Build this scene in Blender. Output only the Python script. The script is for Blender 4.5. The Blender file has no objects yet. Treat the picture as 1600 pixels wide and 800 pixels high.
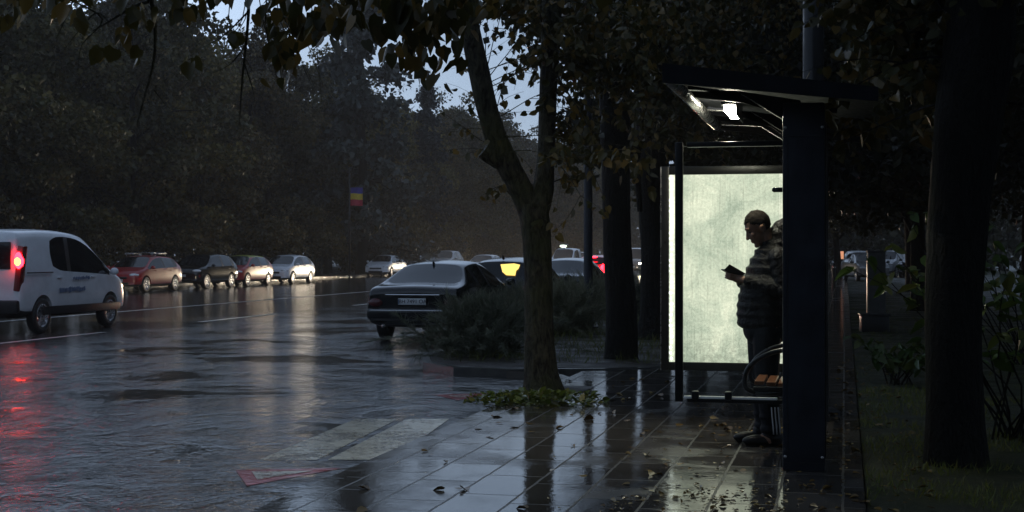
import bpy, bmesh, math, random
import numpy as np
from mathutils import Vector, Matrix, noise as mnoise
R = math.radians
PI = math.pi
scene = bpy.context.scene
COL = scene.collection

# ------------------------------------------------------------------ camera, sky, sun, exposure
F = 2300.0; VPX = 1320.0; HZ = 395.0; CAMH = 1.5
TH = math.atan2(VPX - 800.0, F)
CT, ST = math.cos(TH), math.sin(TH)
ROAD_Z = -0.10

cam_d = bpy.data.cameras.new('camera'); cam = bpy.data.objects.new('camera', cam_d); COL.objects.link(cam)
cam.location = (0, 0, CAMH); cam.rotation_euler = (R(90), 0, 0)
cam_d.sensor_width = 36.0; cam_d.lens = 36.0 * F / 1600.0
cam_d.shift_y = (HZ - 400.0) / 1600.0
cam_d.clip_start = 0.05; cam_d.clip_end = 3000
scene.camera = cam

SUN_EL, SUN_ROT = R(4), R(-36)
world = bpy.data.worlds.new('World'); scene.world = world; world.use_nodes = True
wt = world.node_tree; wt.nodes.clear()
wo = wt.nodes.new('ShaderNodeOutputWorld'); bg = wt.nodes.new('ShaderNodeBackground')
sky = wt.nodes.new('ShaderNodeTexSky'); sky.sky_type = 'NISHITA'; sky.sun_disc = False
sky.sun_elevation = SUN_EL; sky.sun_rotation = SUN_ROT
sky.air_density = 1.3; sky.dust_density = 2.0; sky.ozone_density = 4.0
hsv = wt.nodes.new('ShaderNodeHueSaturation'); hsv.inputs['Saturation'].default_value = 0.12
tint = wt.nodes.new('ShaderNodeMix'); tint.data_type = 'RGBA'; tint.blend_type = 'MULTIPLY'; tint.inputs[0].default_value = 1.0
tint.inputs[7].default_value = (0.70, 0.90, 1.22, 1)
wtc = wt.nodes.new('ShaderNodeTexCoord'); wno = wt.nodes.new('ShaderNodeTexNoise')
wno.inputs['Scale'].default_value = 3.0; wno.inputs['Detail'].default_value = 6
wmr = wt.nodes.new('ShaderNodeMapRange'); wmr.inputs['From Min'].default_value = 0.3; wmr.inputs['From Max'].default_value = 0.7
wmr.inputs['To Min'].default_value = 0.75; wmr.inputs['To Max'].default_value = 1.15
cl = wt.nodes.new('ShaderNodeMix'); cl.data_type = 'RGBA'; cl.blend_type = 'MULTIPLY'; cl.inputs[0].default_value = 1.0
wt.links.new(wtc.outputs['Generated'], wno.inputs['Vector']); wt.links.new(wno.outputs['Fac'], wmr.inputs['Value'])
wt.links.new(sky.outputs[0], hsv.inputs['Color']); wt.links.new(hsv.outputs[0], tint.inputs[6])
wt.links.new(tint.outputs[2], cl.inputs[6]); wt.links.new(wmr.outputs[0], cl.inputs[7])
wt.links.new(cl.outputs[2], bg.inputs['Color']); wt.links.new(bg.outputs[0], wo.inputs['Surface'])
bg.inputs['Strength'].default_value = 0.15

sun_d = bpy.data.lights.new('sun', 'SUN'); sun_d.energy = 0.03; sun_d.angle = R(40); sun_d.color = (1.0, 0.95, 0.9)
sun = bpy.data.objects.new('sun', sun_d); COL.objects.link(sun)
sun.rotation_euler = (-(R(90) - SUN_EL), 0, -SUN_ROT)

scene.view_settings.view_transform = 'Standard'; scene.view_settings.look = 'None'
scene.view_settings.exposure = 1.38; scene.view_settings.gamma = 1.0
scene.view_settings.use_curve_mapping = False
scene.render.engine = 'CYCLES'
cy = scene.cycles
cy.use_denoising = True
try: cy.denoiser = 'OPENIMAGEDENOISE'
except Exception: pass
cy.max_bounces = 6; cy.diffuse_bounces = 2; cy.glossy_bounces = 3; cy.transmission_bounces = 4
cy.transparent_max_bounces = 10; cy.volume_bounces = 0
cy.sample_clamp_indirect = 4.0
cy.caustics_reflective = False; cy.caustics_refractive = False
cy.use_light_tree = True

# ------------------------------------------------------------------ coordinates
def W(t, s, z=0.0):            # road frame: t to the right of the view-line, s along the road
    return Vector((t * CT + s * ST, -t * ST + s * CT, z))
def S_of(Y, t): return (Y + t * ST) / CT
def at(px, py, Y):             # a point of the place seen in that direction, Y metres away
    return Vector(((px - 800) / F * Y, Y, CAMH + (HZ - py) / F * Y))
def ty(px, Y): return CT * Y * (px - VPX) / F

# ------------------------------------------------------------------ tags and builders
def tag(o, label=None, cat=None, group=None, kind=None):
    if label: o['label'] = label
    if cat: o['category'] = cat
    if group: o['group'] = group
    if kind: o['kind'] = kind
    return o
def thing(name, label, cat, loc=(0, 0, 0), rz=0.0, group=None):
    o = bpy.data.objects.new(name, None); COL.objects.link(o)
    o.empty_display_size = 0.2
    o.location = loc; o.rotation_euler = (0, 0, rz)
    return tag(o, label, cat, group)
def link_mesh(name, me, mat, parent=None, smooth=False):
    mats = mat if isinstance(mat, (list, tuple)) else [mat]
    for m in mats: me.materials.append(m)
    o = bpy.data.objects.new(name, me); COL.objects.link(o)
    if parent: o.parent = parent
    if smooth: me.polygons.foreach_set('use_smooth', [True] * len(me.polygons))
    return o
def copy_tree(o, parent=None):
    c = o.copy(); COL.objects.link(c)
    if parent: c.parent = parent
    for ch in list(o.children): copy_tree(ch, c)
    return c

class MB:
    def __init__(self): self.v = []; self.f = []; self.mi = []
    def add(self, vs, fs, mi=0):
        b = len(self.v); self.v += [tuple(p) for p in vs]
        for f in fs: self.f.append(tuple(i + b for i in f)); self.mi.append(mi)
        return self
    def box(self, c, s, M=None, bev=0.0, mi=0):
        x, y, z = s[0] / 2, s[1] / 2, s[2] / 2
        b = min(bev, x * .9, y * .9, z * .9)
        if b > 0:
            bm = bmesh.new(); bmesh.ops.create_cube(bm, size=1)
            for v in bm.verts: v.co = Vector((v.co.x * s[0], v.co.y * s[1], v.co.z * s[2]))
            bmesh.ops.bevel(bm, geom=bm.edges[:], offset=b, segments=2, affect='EDGES', profile=0.6)
            bm.verts.index_update()
            vs = [v.co.copy() for v in bm.verts]; fs = [[v.index for v in f.verts] for f in bm.faces]; bm.free()
        else:
            vs = [Vector(p) for p in ((-x, -y, -z), (x, -y, -z), (x, y, -z), (-x, y, -z), (-x, -y, z), (x, -y, z), (x, y, z), (-x, y, z))]
            fs = [(0, 3, 2, 1), (4, 5, 6, 7), (0, 1, 5, 4), (1, 2, 6, 5), (2, 3, 7, 6), (3, 0, 4, 7)]
        if M is not None: vs = [M @ p for p in vs]
        c = Vector(c)
        return self.add([p + c for p in vs], fs, mi)
    def tube(self, pts, rad, n=8, mi=0, jit=0.0, seed=0, cap=True):
        pts = [Vector(p) for p in pts]
        if not isinstance(rad, (list, tuple)): rad = [rad] * len(pts)
        ref = None; vs = []; k = len(pts)
        for i, p in enumerate(pts):
            d = (pts[min(i + 1, k - 1)] - pts[max(i - 1, 0)])
            d = d.normalized() if d.length > 1e-9 else Vector((0, 0, 1))
            if ref is None:
                ref = d.orthogonal().normalized()
            ref = (ref - d * ref.dot(d)).normalized(); b = d.cross(ref)
            for j in range(n):
                a = 2 * PI * j / n; r = rad[i]
                q = p + (ref * math.cos(a) + b * math.sin(a)) * r
                if jit:
                    nn = mnoise.noise(Vector((q.x * 5 + seed, q.y * 5, q.z * 1.2))) + .5 * mnoise.noise(Vector((q.x * 17 + seed, q.y * 17, q.z * 4)))
                    q = p + (q - p) * (1 + jit * nn)
                vs.append(q)
        fs = []
        for i in range(k - 1):
            for j in range(n):
                j2 = (j + 1) % n
                fs.append((i * n + j, i * n + j2, (i + 1) * n + j2, (i + 1) * n + j))
        if cap:
            fs.append(tuple(reversed(range(n)))); fs.append(tuple((k - 1) * n + j for j in range(n)))
        return self.add(vs, fs, mi)
    def ell(self, c, r, M=None, u=14, v=10, mi=0):
        vs = []; fs = []
        for i in range(1, v):
            ph = PI * i / v
            for j in range(u):
                a = 2 * PI * j / u
                vs.append(Vector((r[0] * math.sin(ph) * math.cos(a), r[1] * math.sin(ph) * math.sin(a), r[2] * math.cos(ph))))
        top = len(vs); vs.append(Vector((0, 0, r[2]))); bot = len(vs); vs.append(Vector((0, 0, -r[2])))
        for i in range(v - 2):
            for j in range(u):
                j2 = (j + 1) % u
                fs.append((i * u + j, (i + 1) * u + j, (i + 1) * u + j2, i * u + j2))
        for j in range(u):
            j2 = (j + 1) % u
            fs.append((top, j, j2)); fs.append((bot, (v - 2) * u + j2, (v - 2) * u + j))
        if M is not None: vs = [M @ p for p in vs]
        c = Vector(c)
        return self.add([p + c for p in vs], fs, mi)
    def caps(self, a, b, ra, rb, n=10):      # round-ended limb
        a, b = Vector(a), Vector(b)
        self.tube([a, a.lerp(b, .5), b], [ra, (ra + rb) / 2, rb], n)
        self.ell(a, (ra,) * 3, u=10, v=8); self.ell(b, (rb,) * 3, u=10, v=8); return self
    def lathe(self, prof, M=None, n=24, c=(0, 0, 0), mi=0):   # prof: (r, h) around local x axis
        vs = []; fs = []
        for r, h in prof:
            for j in range(n):
                a = 2 * PI * j / n; vs.append(Vector((h, r * math.cos(a), r * math.sin(a))))
        for i in range(len(prof) - 1):
            for j in range(n):
                j2 = (j + 1) % n; fs.append((i * n + j, i * n + j2, (i + 1) * n + j2, (i + 1) * n + j))
        if M is not None: vs = [M @ p for p in vs]
        c = Vector(c)
        return self.add([p + c for p in vs], fs, mi)
    def prism(self, poly, z0, z1, f=lambda x, y, z: Vector((x, y, z)), mi=0):
        n = len(poly)
        vs = [f(x, y, z0) for x, y in poly] + [f(x, y, z1) for x, y in poly]
        fs = [tuple(reversed(range(n))), tuple(range(n, 2 * n))] + [(i, (i + 1) % n, n + (i + 1) % n, n + i) for i in range(n)]
        return self.add(vs, fs, mi)
    def mesh(self, name):
        me = bpy.data.meshes.new(name); me.from_pydata([tuple(p) for p in self.v], [], self.f); me.update()
        return me
    def build(self, name, mat, parent=None, smooth=False, ang=None):
        me = self.mesh(name)
        if any(self.mi): me.polygons.foreach_set('material_index', self.mi)
        bm = bmesh.new(); bm.from_mesh(me); bmesh.ops.recalc_face_normals(bm, faces=bm.faces[:])
        if ang is not None:
            for e in bm.edges:
                if len(e.link_faces) == 2 and e.calc_face_angle(0) > R(ang): e.smooth = False
        bm.to_mesh(me); bm.free()
        return link_mesh(name, me, mat, parent, smooth or ang is not None)

def evaluated(me, mods, name):
    o = bpy.data.objects.new('temporary', me); COL.objects.link(o)
    extra = []
    for typ, kw in mods:
        m = o.modifiers.new(typ.lower(), typ)
        for k, v in kw.items():
            if k == 'cutter':
                co = bpy.data.objects.new('temporary_cutter', v); COL.objects.link(co); m.object = co; extra.append(co)
            else: setattr(m, k, v)
    dg = bpy.context.evaluated_depsgraph_get(); dg.update()
    out = bpy.data.meshes.new_from_object(o.evaluated_get(dg), depsgraph=dg); out.name = name
    for x in [o] + extra: bpy.data.objects.remove(x)
    return out

# ------------------------------------------------------------------ materials
class NT:
    def __init__(self, name):
        self.m = bpy.data.materials.new(name); self.m.use_nodes = True
        self.t = self.m.node_tree; self.t.nodes.clear()
        self.out = self.n('OutputMaterial')
    def n(self, typ, **kw):
        x = self.t.nodes.new('ShaderNode' + typ)
        for k, v in kw.items():
            if k in x.inputs: x.inputs[k].default_value = v
            else: setattr(x, k, v)
        return x
    def l(self, a, b): self.t.links.new(a, b)
    def noise(self, vec, scale, detail=4, rough=.55, dist=0.0):
        x = self.n('TexNoise'); x.inputs['Scale'].default_value = scale; x.inputs['Detail'].default_value = detail
        x.inputs['Roughness'].default_value = rough; x.inputs['Distortion'].default_value = dist
        if vec is not None: self.l(vec, x.inputs['Vector'])
        return x.outputs['Fac']
    def mr(self, v, a, b, c, d, clamp=True):
        x = self.n('MapRange'); x.clamp = clamp
        for i, k in enumerate((a, b, c, d)): x.inputs[i + 1].default_value = k
        self.l(v, x.inputs[0]); return x.outputs[0]
    def mixc(self, f, a, b, blend='MIX'):
        x = self.n('Mix', data_type='RGBA', blend_type=blend)
        for s, v in ((0, f), (6, a), (7, b)):
            if hasattr(v, 'links'): self.l(v, x.inputs[s])
            else: x.inputs[s].default_value = v if s == 0 else (*v, 1) if len(v) == 3 else v
        return x.outputs[2]
    def math(self, op, a, b=None):
        x = self.n('Math', operation=op)
        for i, v in enumerate((a, b)):
            if v is None: continue
            if hasattr(v, 'links'): self.l(v, x.inputs[i])
            else: x.inputs[i].default_value = v
        return x.outputs[0]
    def bump(self, h, strength=.3, dist=.02, nrm=None):
        x = self.n('Bump'); x.inputs['Strength'].default_value = strength; x.inputs['Distance'].default_value = dist
        self.l(h, x.inputs['Height'])
        if nrm is not None: self.l(nrm, x.inputs['Normal'])
        return x.outputs[0]
    def obj(self, scale=(1, 1, 1), rot=(0, 0, 0)):
        tc = self.n('TexCoord'); mp = self.n('Mapping'); mp.inputs['Scale'].default_value = scale; mp.inputs['Rotation'].default_value = rot
        self.l(tc.outputs['Object'], mp.inputs['Vector']); return mp.outputs[0]
    def pr(self, color=(.5, .5, .5), rough=.5, metal=0.0, ior=1.45, **kw):
        p = self.n('BsdfPrincipled')
        for k, v in (('Base Color', color), ('Roughness', rough), ('Metallic', metal), ('IOR', ior)):
            if hasattr(v, 'links'): self.l(v, p.inputs[k])
            else: p.inputs[k].default_value = (*v, 1) if isinstance(v, tuple) else v
        for k, v in kw.items():
            k = k.replace('_', ' ')
            if hasattr(v, 'links'): self.l(v, p.inputs[k])
            else: p.inputs[k].default_value = v
        self.l(p.outputs[0], self.out.inputs['Surface']); return p

def simple(name, color, rough=.5, metal=0.0, var=.15, scale=8.0, bump=0.0, bscale=60.0, coat=0.0, spec=.5):
    m = NT(name); v = m.obj()
    f = m.noise(v, scale, 5)
    lo = tuple(c * (1 - var) for c in color); hi = tuple(min(1, c * (1 + var)) for c in color)
    c = m.mixc(m.mr(f, .3, .7, 0, 1), lo, hi)
    p = m.pr(c, m.mr(m.noise(v, scale * 2.3, 4), .3, .7, rough * .8, min(1, rough * 1.2)), metal)
    p.inputs['Specular IOR Level'].default_value = spec
    if coat: p.inputs['Coat Weight'].default_value = coat; p.inputs['Coat Roughness'].default_value = .05
    if bump: m.l(m.bump(m.noise(v, bscale, 5), bump, .01), p.inputs['Normal'])
    return m.m
def paint(name, color, rough=.3, coat=.5):      # wet car paint with drops
    m = NT(name); v = m.obj()
    c = m.mixc(m.mr(m.noise(v, 3, 4), .35, .7, 0, 1), color, tuple(x * .8 for x in color))
    p = m.pr(c, rough, 0.0, 1.5)
    p.inputs['Coat Weight'].default_value = coat; p.inputs['Coat Roughness'].default_value = .06
    vo = m.n('TexVoronoi'); vo.inputs['Scale'].default_value = 60; m.l(v, vo.inputs['Vector'])
    m.l(m.bump(m.mr(vo.outputs['Distance'], .0, .45, 1, 0), .05, .003), p.inputs['Normal'])
    return m.m
def emit(name, color, strength):
    m = NT(name); e = m.n('Emission'); e.inputs['Color'].default_value = (*color, 1); e.inputs['Strength'].default_value = strength
    m.l(e.outputs[0], m.out.inputs['Surface']); return m.m

def make_road():
    m = NT('wet_asphalt'); v = m.obj()
    sep = m.n('SeparateXYZ'); m.l(v, sep.inputs[0])
    big = m.noise(m.obj((.8, .8, 1)), .55, 7, .66, .7)
    flood = m.mr(big, .41, .60, 0, 1)
    near = m.mr(sep.outputs[0], -16.0, -11.0, .12, 1)            # the near lanes lie under running water
    flood = m.math('MULTIPLY', flood, near)
    gr = m.noise(v, 110, 3)
    base = m.mixc(m.mr(gr, .3, .7, 0, 1), (.018, .017, .015), (.045, .042, .036))
    base = m.mixc(m.math('MULTIPLY', flood, .7), base, (.024, .026, .026))
    rough = m.mr(flood, 0, 1, .12, .08)
    p = m.pr(base, rough, 0.0, 1.36)
    r1 = m.noise(v, 2.0, 3, .5, 1.2); r2 = m.noise(v, 6.5, 3, .55, .8); r3 = m.noise(v, 17, 3, .6, .4)
    h = m.math('ADD', m.math('MULTIPLY', r1, .20), m.math('ADD', m.math('MULTIPLY', r2, .32), m.math('MULTIPLY', r3, .34)))
    gust = m.mr(m.noise(m.obj((1, .7, 1)), 1.1, 4, .6, 1.5), .36, .64, .30, 1.35)
    h = m.math('MULTIPLY', m.math('MULTIPLY', h, gust), m.mr(flood, 0, 1, .10, 1.0))
    b1 = m.bump(h, 1.0, .080)
    g = m.bump(gr, m.mr(flood, 0, 1, .10, .02) if False else .06, .004, b1)
    m.l(g, p.inputs['Normal'])
    return m.m
def make_slabs():
    m = NT('wet_paving_slabs'); v0 = m.obj(rot=(0, 0, PI / 2))
    jn = m.n('TexNoise'); jn.inputs['Scale'].default_value = 7; jn.inputs['Detail'].default_value = 5; m.l(v0, jn.inputs['Vector'])
    ja = m.n('VectorMath', operation='MULTIPLY_ADD'); m.l(jn.outputs['Color'], ja.inputs[0]); ja.inputs[1].default_value = (.022, .022, 0); m.l(v0, ja.inputs[2]); v = ja.outputs[0]
    br = m.n('TexBrick', offset=.37, offset_frequency=2, squash=1.0)
    br.inputs['Scale'].default_value = 1.0; br.inputs['Mortar Size'].default_value = .009; br.inputs['Mortar Smooth'].default_value = .15
    br.inputs['Brick Width'].default_value = .78; br.inputs['Row Height'].default_value = .39
    br.inputs['Color1'].default_value = (.050, .046, .042, 1); br.inputs['Color2'].default_value = (.085, .078, .068, 1)
    br.inputs['Mortar'].default_value = (.085, .08, .068, 1); br.inputs['Bias'].default_value = -.1
    m.l(v, br.inputs['Vector'])
    o = m.obj()
    n1 = m.noise(o, 1.1, 5, .6, .3); fine = m.noise(o, 45, 5)
    dirt = m.mr(m.noise(o, 2.6, 6, .65), .45, .7, 0, 1)
    base = m.mixc(m.math('MULTIPLY', dirt, .75), br.outputs['Color'], (.024, .020, .014))
    wetm = m.mr(n1, .49, .66, 0, 1)                             # 0 = standing film, 1 = damp stone
    perslab = m.n('TexBrick', offset=.37, offset_frequency=2); 
    for k in ('Scale', 'Mortar Size', 'Brick Width', 'Row Height', 'Mortar Smooth'): perslab.inputs[k].default_value = br.inputs[k].default_value
    perslab.inputs['Color1'].default_value = (0, 0, 0, 1); perslab.inputs['Color2'].default_value = (1, 1, 1, 1); perslab.inputs['Mortar'].default_value = (.6, .6, .6, 1)
    m.l(v, perslab.inputs['Vector'])
    pv = m.n('RGBToBW'); m.l(perslab.outputs['Color'], pv.inputs[0])
    wet = m.math('ADD', m.math('MULTIPLY', wetm, m.mr(pv.outputs[0], 0, 1, .35, 1.0)), m.mr(pv.outputs[0], .55, .95, 0, .16))
    rough = m.math('MAXIMUM', m.mr(wet, 0, 1, .03, .36), m.math('MULTIPLY', br.outputs['Fac'], .42))
    p = m.pr(base, rough, 0.0, 1.36)
    hgt = m.math('MULTIPLY', br.outputs['Fac'], -1.0)
    b = m.bump(hgt, .9, .010)
    b = m.bump(m.math('MULTIPLY', fine, wet), .35, .008, b)
    b = m.bump(m.math('ADD', m.math('MULTIPLY', m.noise(o, 3.2, 3, .5), .6), m.math('MULTIPLY', pv.outputs[0], .30)), .22, .012, b)            # slabs a little out of level
    b = m.bump(m.noise(o, 24, 3, .6), .10, .008, b)
    m.l(b, p.inputs['Normal'])
    return m.m
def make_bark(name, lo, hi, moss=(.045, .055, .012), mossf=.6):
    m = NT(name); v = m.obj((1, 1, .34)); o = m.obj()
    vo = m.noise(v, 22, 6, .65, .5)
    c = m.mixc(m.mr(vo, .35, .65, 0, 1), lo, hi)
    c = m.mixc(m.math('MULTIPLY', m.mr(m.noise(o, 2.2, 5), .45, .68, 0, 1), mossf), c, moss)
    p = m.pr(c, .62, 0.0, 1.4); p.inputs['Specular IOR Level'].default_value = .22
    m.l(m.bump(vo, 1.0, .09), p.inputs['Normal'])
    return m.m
def make_worn(name, color, wear_lo, wear_hi):
    m = NT(name); o = m.obj()
    f = m.math('ADD', m.math('MULTIPLY', m.noise(o, 26, 6, .7), .5), m.math('MULTIPLY', m.noise(o, 1.6, 5, .6), .5))
    p = m.pr(m.mixc(m.mr(m.noise(o, 5, 4), .3, .7, 0, 1), color, tuple(c * .6 for c in color)), .14, 0.0, 1.36)
    m.l(m.bump(m.noise(o, 7, 4), .25, .02), p.inputs['Normal'])
    tr = m.n('BsdfTransparent'); mx = m.n('MixShader'); m.l(m.mr(f, wear_lo, wear_hi, 0, .9), mx.inputs[0])
    m.l(p.outputs[0], mx.inputs[1]); m.l(tr.outputs[0], mx.inputs[2]); m.l(mx.outputs[0], m.out.inputs['Surface'])
    return m.m
def make_leaf(name, c1, c2, c3, scale=1.2, rough=.45, trans=.25):
    m = NT(name); o = m.obj()
    gi = m.n('NewGeometry')
    f = gi.outputs['Random Per Island']
    big = m.mr(m.noise(o, scale, 3), .35, .65, 0, 1)
    c = m.mixc(big, c1, c2)
    c = m.mixc(m.mr(f, .55, 1.0, 0, .9), c, c3)
    oi = m.n('ObjectInfo'); c = m.mixc(1.0, c, m.mixc(oi.outputs['Random'], (.40, .46, .46), (1.7, 1.55, 1.25)), 'MULTIPLY')
    p = m.pr(c, rough, 0.0, 1.4)
    tr = m.n('BsdfTranslucent'); m.l(c, tr.inputs['Color'])
    mx = m.n('MixShader'); mx.inputs[0].default_value = trans
    m.l(p.outputs[0], mx.inputs[1]); m.l(tr.outputs[0], mx.inputs[2]); m.l(mx.outputs[0], m.out.inputs['Surface'])
    return m.m
def make_soil(name, c1, c2, rough=.7, scale=3):
    m = NT(name); o = m.obj()
    f = m.noise(o, scale, 7, .65)
    c = m.mixc(m.mr(f, .35, .65, 0, 1), c1, c2)
    p = m.pr(c, m.mr(m.noise(o, 1.3, 4), .4, .6, rough * .5, rough), 0.0, 1.4)
    m.l(m.bump(m.noise(o, 28, 6, .7), .8, .04), p.inputs['Normal'])
    return m.m
def make_panel():          # dirty, misted light-box sheet lit from behind
    m = NT('backlit_sheet'); o = m.obj()
    streak = m.noise(m.obj((9, 1, .35)), 4, 6, .65)
    cloud = m.noise(o, 2.6, 7, .66, .5)
    spot = m.noise(o, 48, 4, .7)
    drip = m.noise(m.obj((40, 1, .8)), 3, 3)
    v = m.math('MULTIPLY', m.mr(streak, .3, .7, .90, 1.05), m.mr(cloud, .3, .7, .58, 1.16))
    v = m.math('MULTIPLY', v, m.mr(spot, .30, .62, .72, 1.06))
    v = m.math('MULTIPLY', v, m.mr(drip, .56, .72, 1.0, .72))
    sep = m.n('SeparateXYZ'); tc = m.n('TexCoord'); m.l(tc.outputs['Object'], sep.inputs[0])
    low = m.mr(sep.outputs[2], -.86, -.55, 0, 1)
    rag = m.mr(m.noise(o, 22, 6, .75), .42, .56, 0, 1)
    v = m.math('MULTIPLY', v, m.mr(m.math('MAXIMUM', low, rag), 0, 1, .62, 1.0))
    c = m.mixc(m.mr(cloud, .35, .65, 0, 1), (.80, .91, .70), (.94, .95, .73))
    e = m.n('Emission'); m.l(c, e.inputs['Color'])
    m.l(m.math('MULTIPLY', m.math('MULTIPLY', v, m.mr(sep.outputs[0], -.59, -.47, 1.8, 1.0)), .415), e.inputs['Strength'])
    g = m.n('BsdfGlossy'); g.inputs['Roughness'].default_value = .15; g.inputs['Color'].default_value = (.04, .04, .04, 1)
    a = m.n('AddShader'); m.l(e.outputs[0], a.inputs[0]); m.l(g.outputs[0], a.inputs[1]); m.l(a.outputs[0], m.out.inputs['Surface'])
    return m.m
def make_clear():
    m = NT('shelter_glass'); o = m.obj()
    tr = m.n('BsdfTransparent'); tr.inputs['Color'].default_value = (.93, .95, .94, 1)
    g = m.n('BsdfGlossy'); g.inputs['Roughness'].default_value = .03
    fr = m.n('Fresnel'); fr.inputs['IOR'].default_value = 1.35
    d = m.mr(m.noise(o, 130, 3, .7), .66, .74, 0, .35)          # drops of rain on the pane
    mx = m.n('MixShader'); m.l(m.math('ADD', m.math('MULTIPLY', fr.outputs[0], .6), m.math('MULTIPLY', d, .12)), mx.inputs[0])
    m.l(tr.outputs[0], mx.inputs[1]); m.l(g.outputs[0], mx.inputs[2]); m.l(mx.outputs[0], m.out.inputs['Surface'])
    return m.m
def make_wood():
    m = NT('varnished_slats'); v = m.obj((2, 14, 14))
    c = m.mixc(m.mr(m.noise(v, 3, 5), .3, .7, 0, 1), (.12, .045, .018), (.28, .11, .045))
    m.pr(c, .28, 0.0, 1.45); return m.m
def make_puffer():
    m = NT('black_quilted_nylon'); o = m.obj()
    p = m.pr((.007, .0062, .0055), m.mr(m.noise(o, 14, 3), .3, .7, .34, .55), 0.0, 1.5); p.inputs['Specular IOR Level'].default_value = .16
    b = m.bump(m.noise(o, 19, 5, .6, .9), .9, .03)
    m.l(b, p.inputs['Normal']); return m.m

M = dict(
    road=make_road(), slabs=make_slabs(), bark=make_bark('wet_linden_bark', (.007, .006, .004), (.095, .085, .052)),
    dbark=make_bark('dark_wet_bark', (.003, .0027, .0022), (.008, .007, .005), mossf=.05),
    kerb=simple('wet_kerb_stone', (.060, .060, .058), .16, var=.3, scale=5, bump=.3),
    white_paint=make_worn('worn_white_road_paint', (.80, .78, .66), .46, .62),
    line_paint=simple('white_lane_paint', (.75, .73, .70), .25, var=.25, scale=9),
    red_paint=make_worn('worn_red_road_paint', (.50, .045, .06), .54, .72),
    soil=make_soil('wet_soil_and_litter', (.010, .008, .006), (.034, .026, .016)),
    lawn=make_soil('dark_wet_lawn', (.012, .016, .005), (.040, .042, .014), .6),
    grass=make_leaf('grass_blades', (.075, .11, .015), (.13, .15, .025), (.20, .17, .04), 1.5),
    weed=make_leaf('weed_leaves', (.050, .080, .012), (.085, .110, .020), (.13, .12, .03), 2.5, .35),
    linden=make_leaf('linden_leaves', (.030, .034, .010), (.055, .048, .014), (.17, .115, .035), .9, .38, .3),
    wood_a=make_leaf('dull_green_foliage', (.034, .038, .014), (.085, .080, .030), (.16, .13, .045), .35, .5),
    wood_b=make_leaf('brown_green_foliage', (.038, .036, .017), (.082, .070, .034), (.16, .115, .045), .35, .5),
    wood_c=make_leaf('blue_green_needles', (.022, .032, .036), (.040, .052, .056), (.060, .070, .070), .5, .5, .1),
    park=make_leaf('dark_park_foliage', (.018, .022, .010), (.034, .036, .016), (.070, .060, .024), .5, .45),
    bigleaf=make_leaf('broad_shrub_leaves', (.030, .060, .014), (.050, .090, .018), (.09, .10, .03), 1.4, .3, .25),
    plume=make_leaf('grey_green_plumes', (.13, .145, .095), (.22, .235, .165), (.40, .38, .30), 2.0, .6, .4),
    litter=make_leaf('fallen_leaves', (.10, .055, .016), (.16, .10, .030), (.30, .22, .09), 3, .25, .05),
    steel=simple('dark_blue_grey_steel', (.020, .023, .030), .42, .0, var=.35, scale=5, bump=.10, bscale=90, spec=.22),
    black=simple('black_plastic', (.012, .012, .013), .4, var=.2),
    frame=simple('charcoal_frame', (.010, .0105, .011), .34, .0, var=.2, spec=.4),
    grey_metal=simple('brushed_grey_metal', (.40, .40, .39), .28, .9, var=.15),
    chrome=simple('chrome', (.75, .76, .78), .08, 1.0, var=.05),
    rim=simple('alloy_rim', (.50, .50, .52), .28, .8, var=.1),
    tyre=simple('tyre_rubber', (.012, .012, .012), .55, var=.2),
    glass=simple('dark_car_glass', (.008, .010, .012), .05, var=.1, coat=.1),
    clear=make_clear(), panel=make_panel(), slat=make_wood(), puffer=make_puffer(),
    led=emit('led_dots', (.88, 1.0, .94), 2.6), lamp=emit('roof_lamp_light', (1.0, .95, .76), 58.0),
    tail_on=emit('lit_tail_lamp', (1.0, .005, .010), 17.0), tail_core=emit('tail_bulb', (1.0, .24, .03), 6.0),
    head_on=emit('lit_headlamp', (1.0, .90, .70), 16.0), head_dim=emit('dipped_headlamp', (1.0, .72, .45), 2.2), glass_glow=emit('headlight_glow_on_glass', (1.0, .68, .17), .62),
    tail_off=simple('red_tail_glass', (.16, .012, .012), .12, var=.1, coat=.8),
    head_off=simple('headlamp_glass', (.70, .71, .73), .08, .3, var=.1, coat=.8),
    plate=simple('plate_white', (.62, .64, .66), .3, var=.05), ink=simple('black_ink', (.012, .012, .016), .5),
    blue_ink=simple('dark_blue_lettering', (.11, .17, .28), .5),
    skin=simple('skin', (.30, .16, .10), .45, var=.12, scale=25, bump=.1, bscale=160),
    hair=simple('short_brown_hair', (.013, .008, .0045), .65, spec=.12, var=.5, scale=70, bump=1.0, bscale=170),
    trouser=simple('black_tracksuit', (.006, .007, .009), .6, spec=.15, var=.25, scale=9, bump=.3, bscale=14),
    shoe=simple('black_shoe', (.008, .008, .008), .4, spec=.3, var=.2), stripe=simple('pale_stripe', (.45, .45, .45), .4),
    grey_stone=simple('grey_concrete', (.06, .058, .054), .6, var=.2, bump=.2),
)
scene_mats = M

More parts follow.
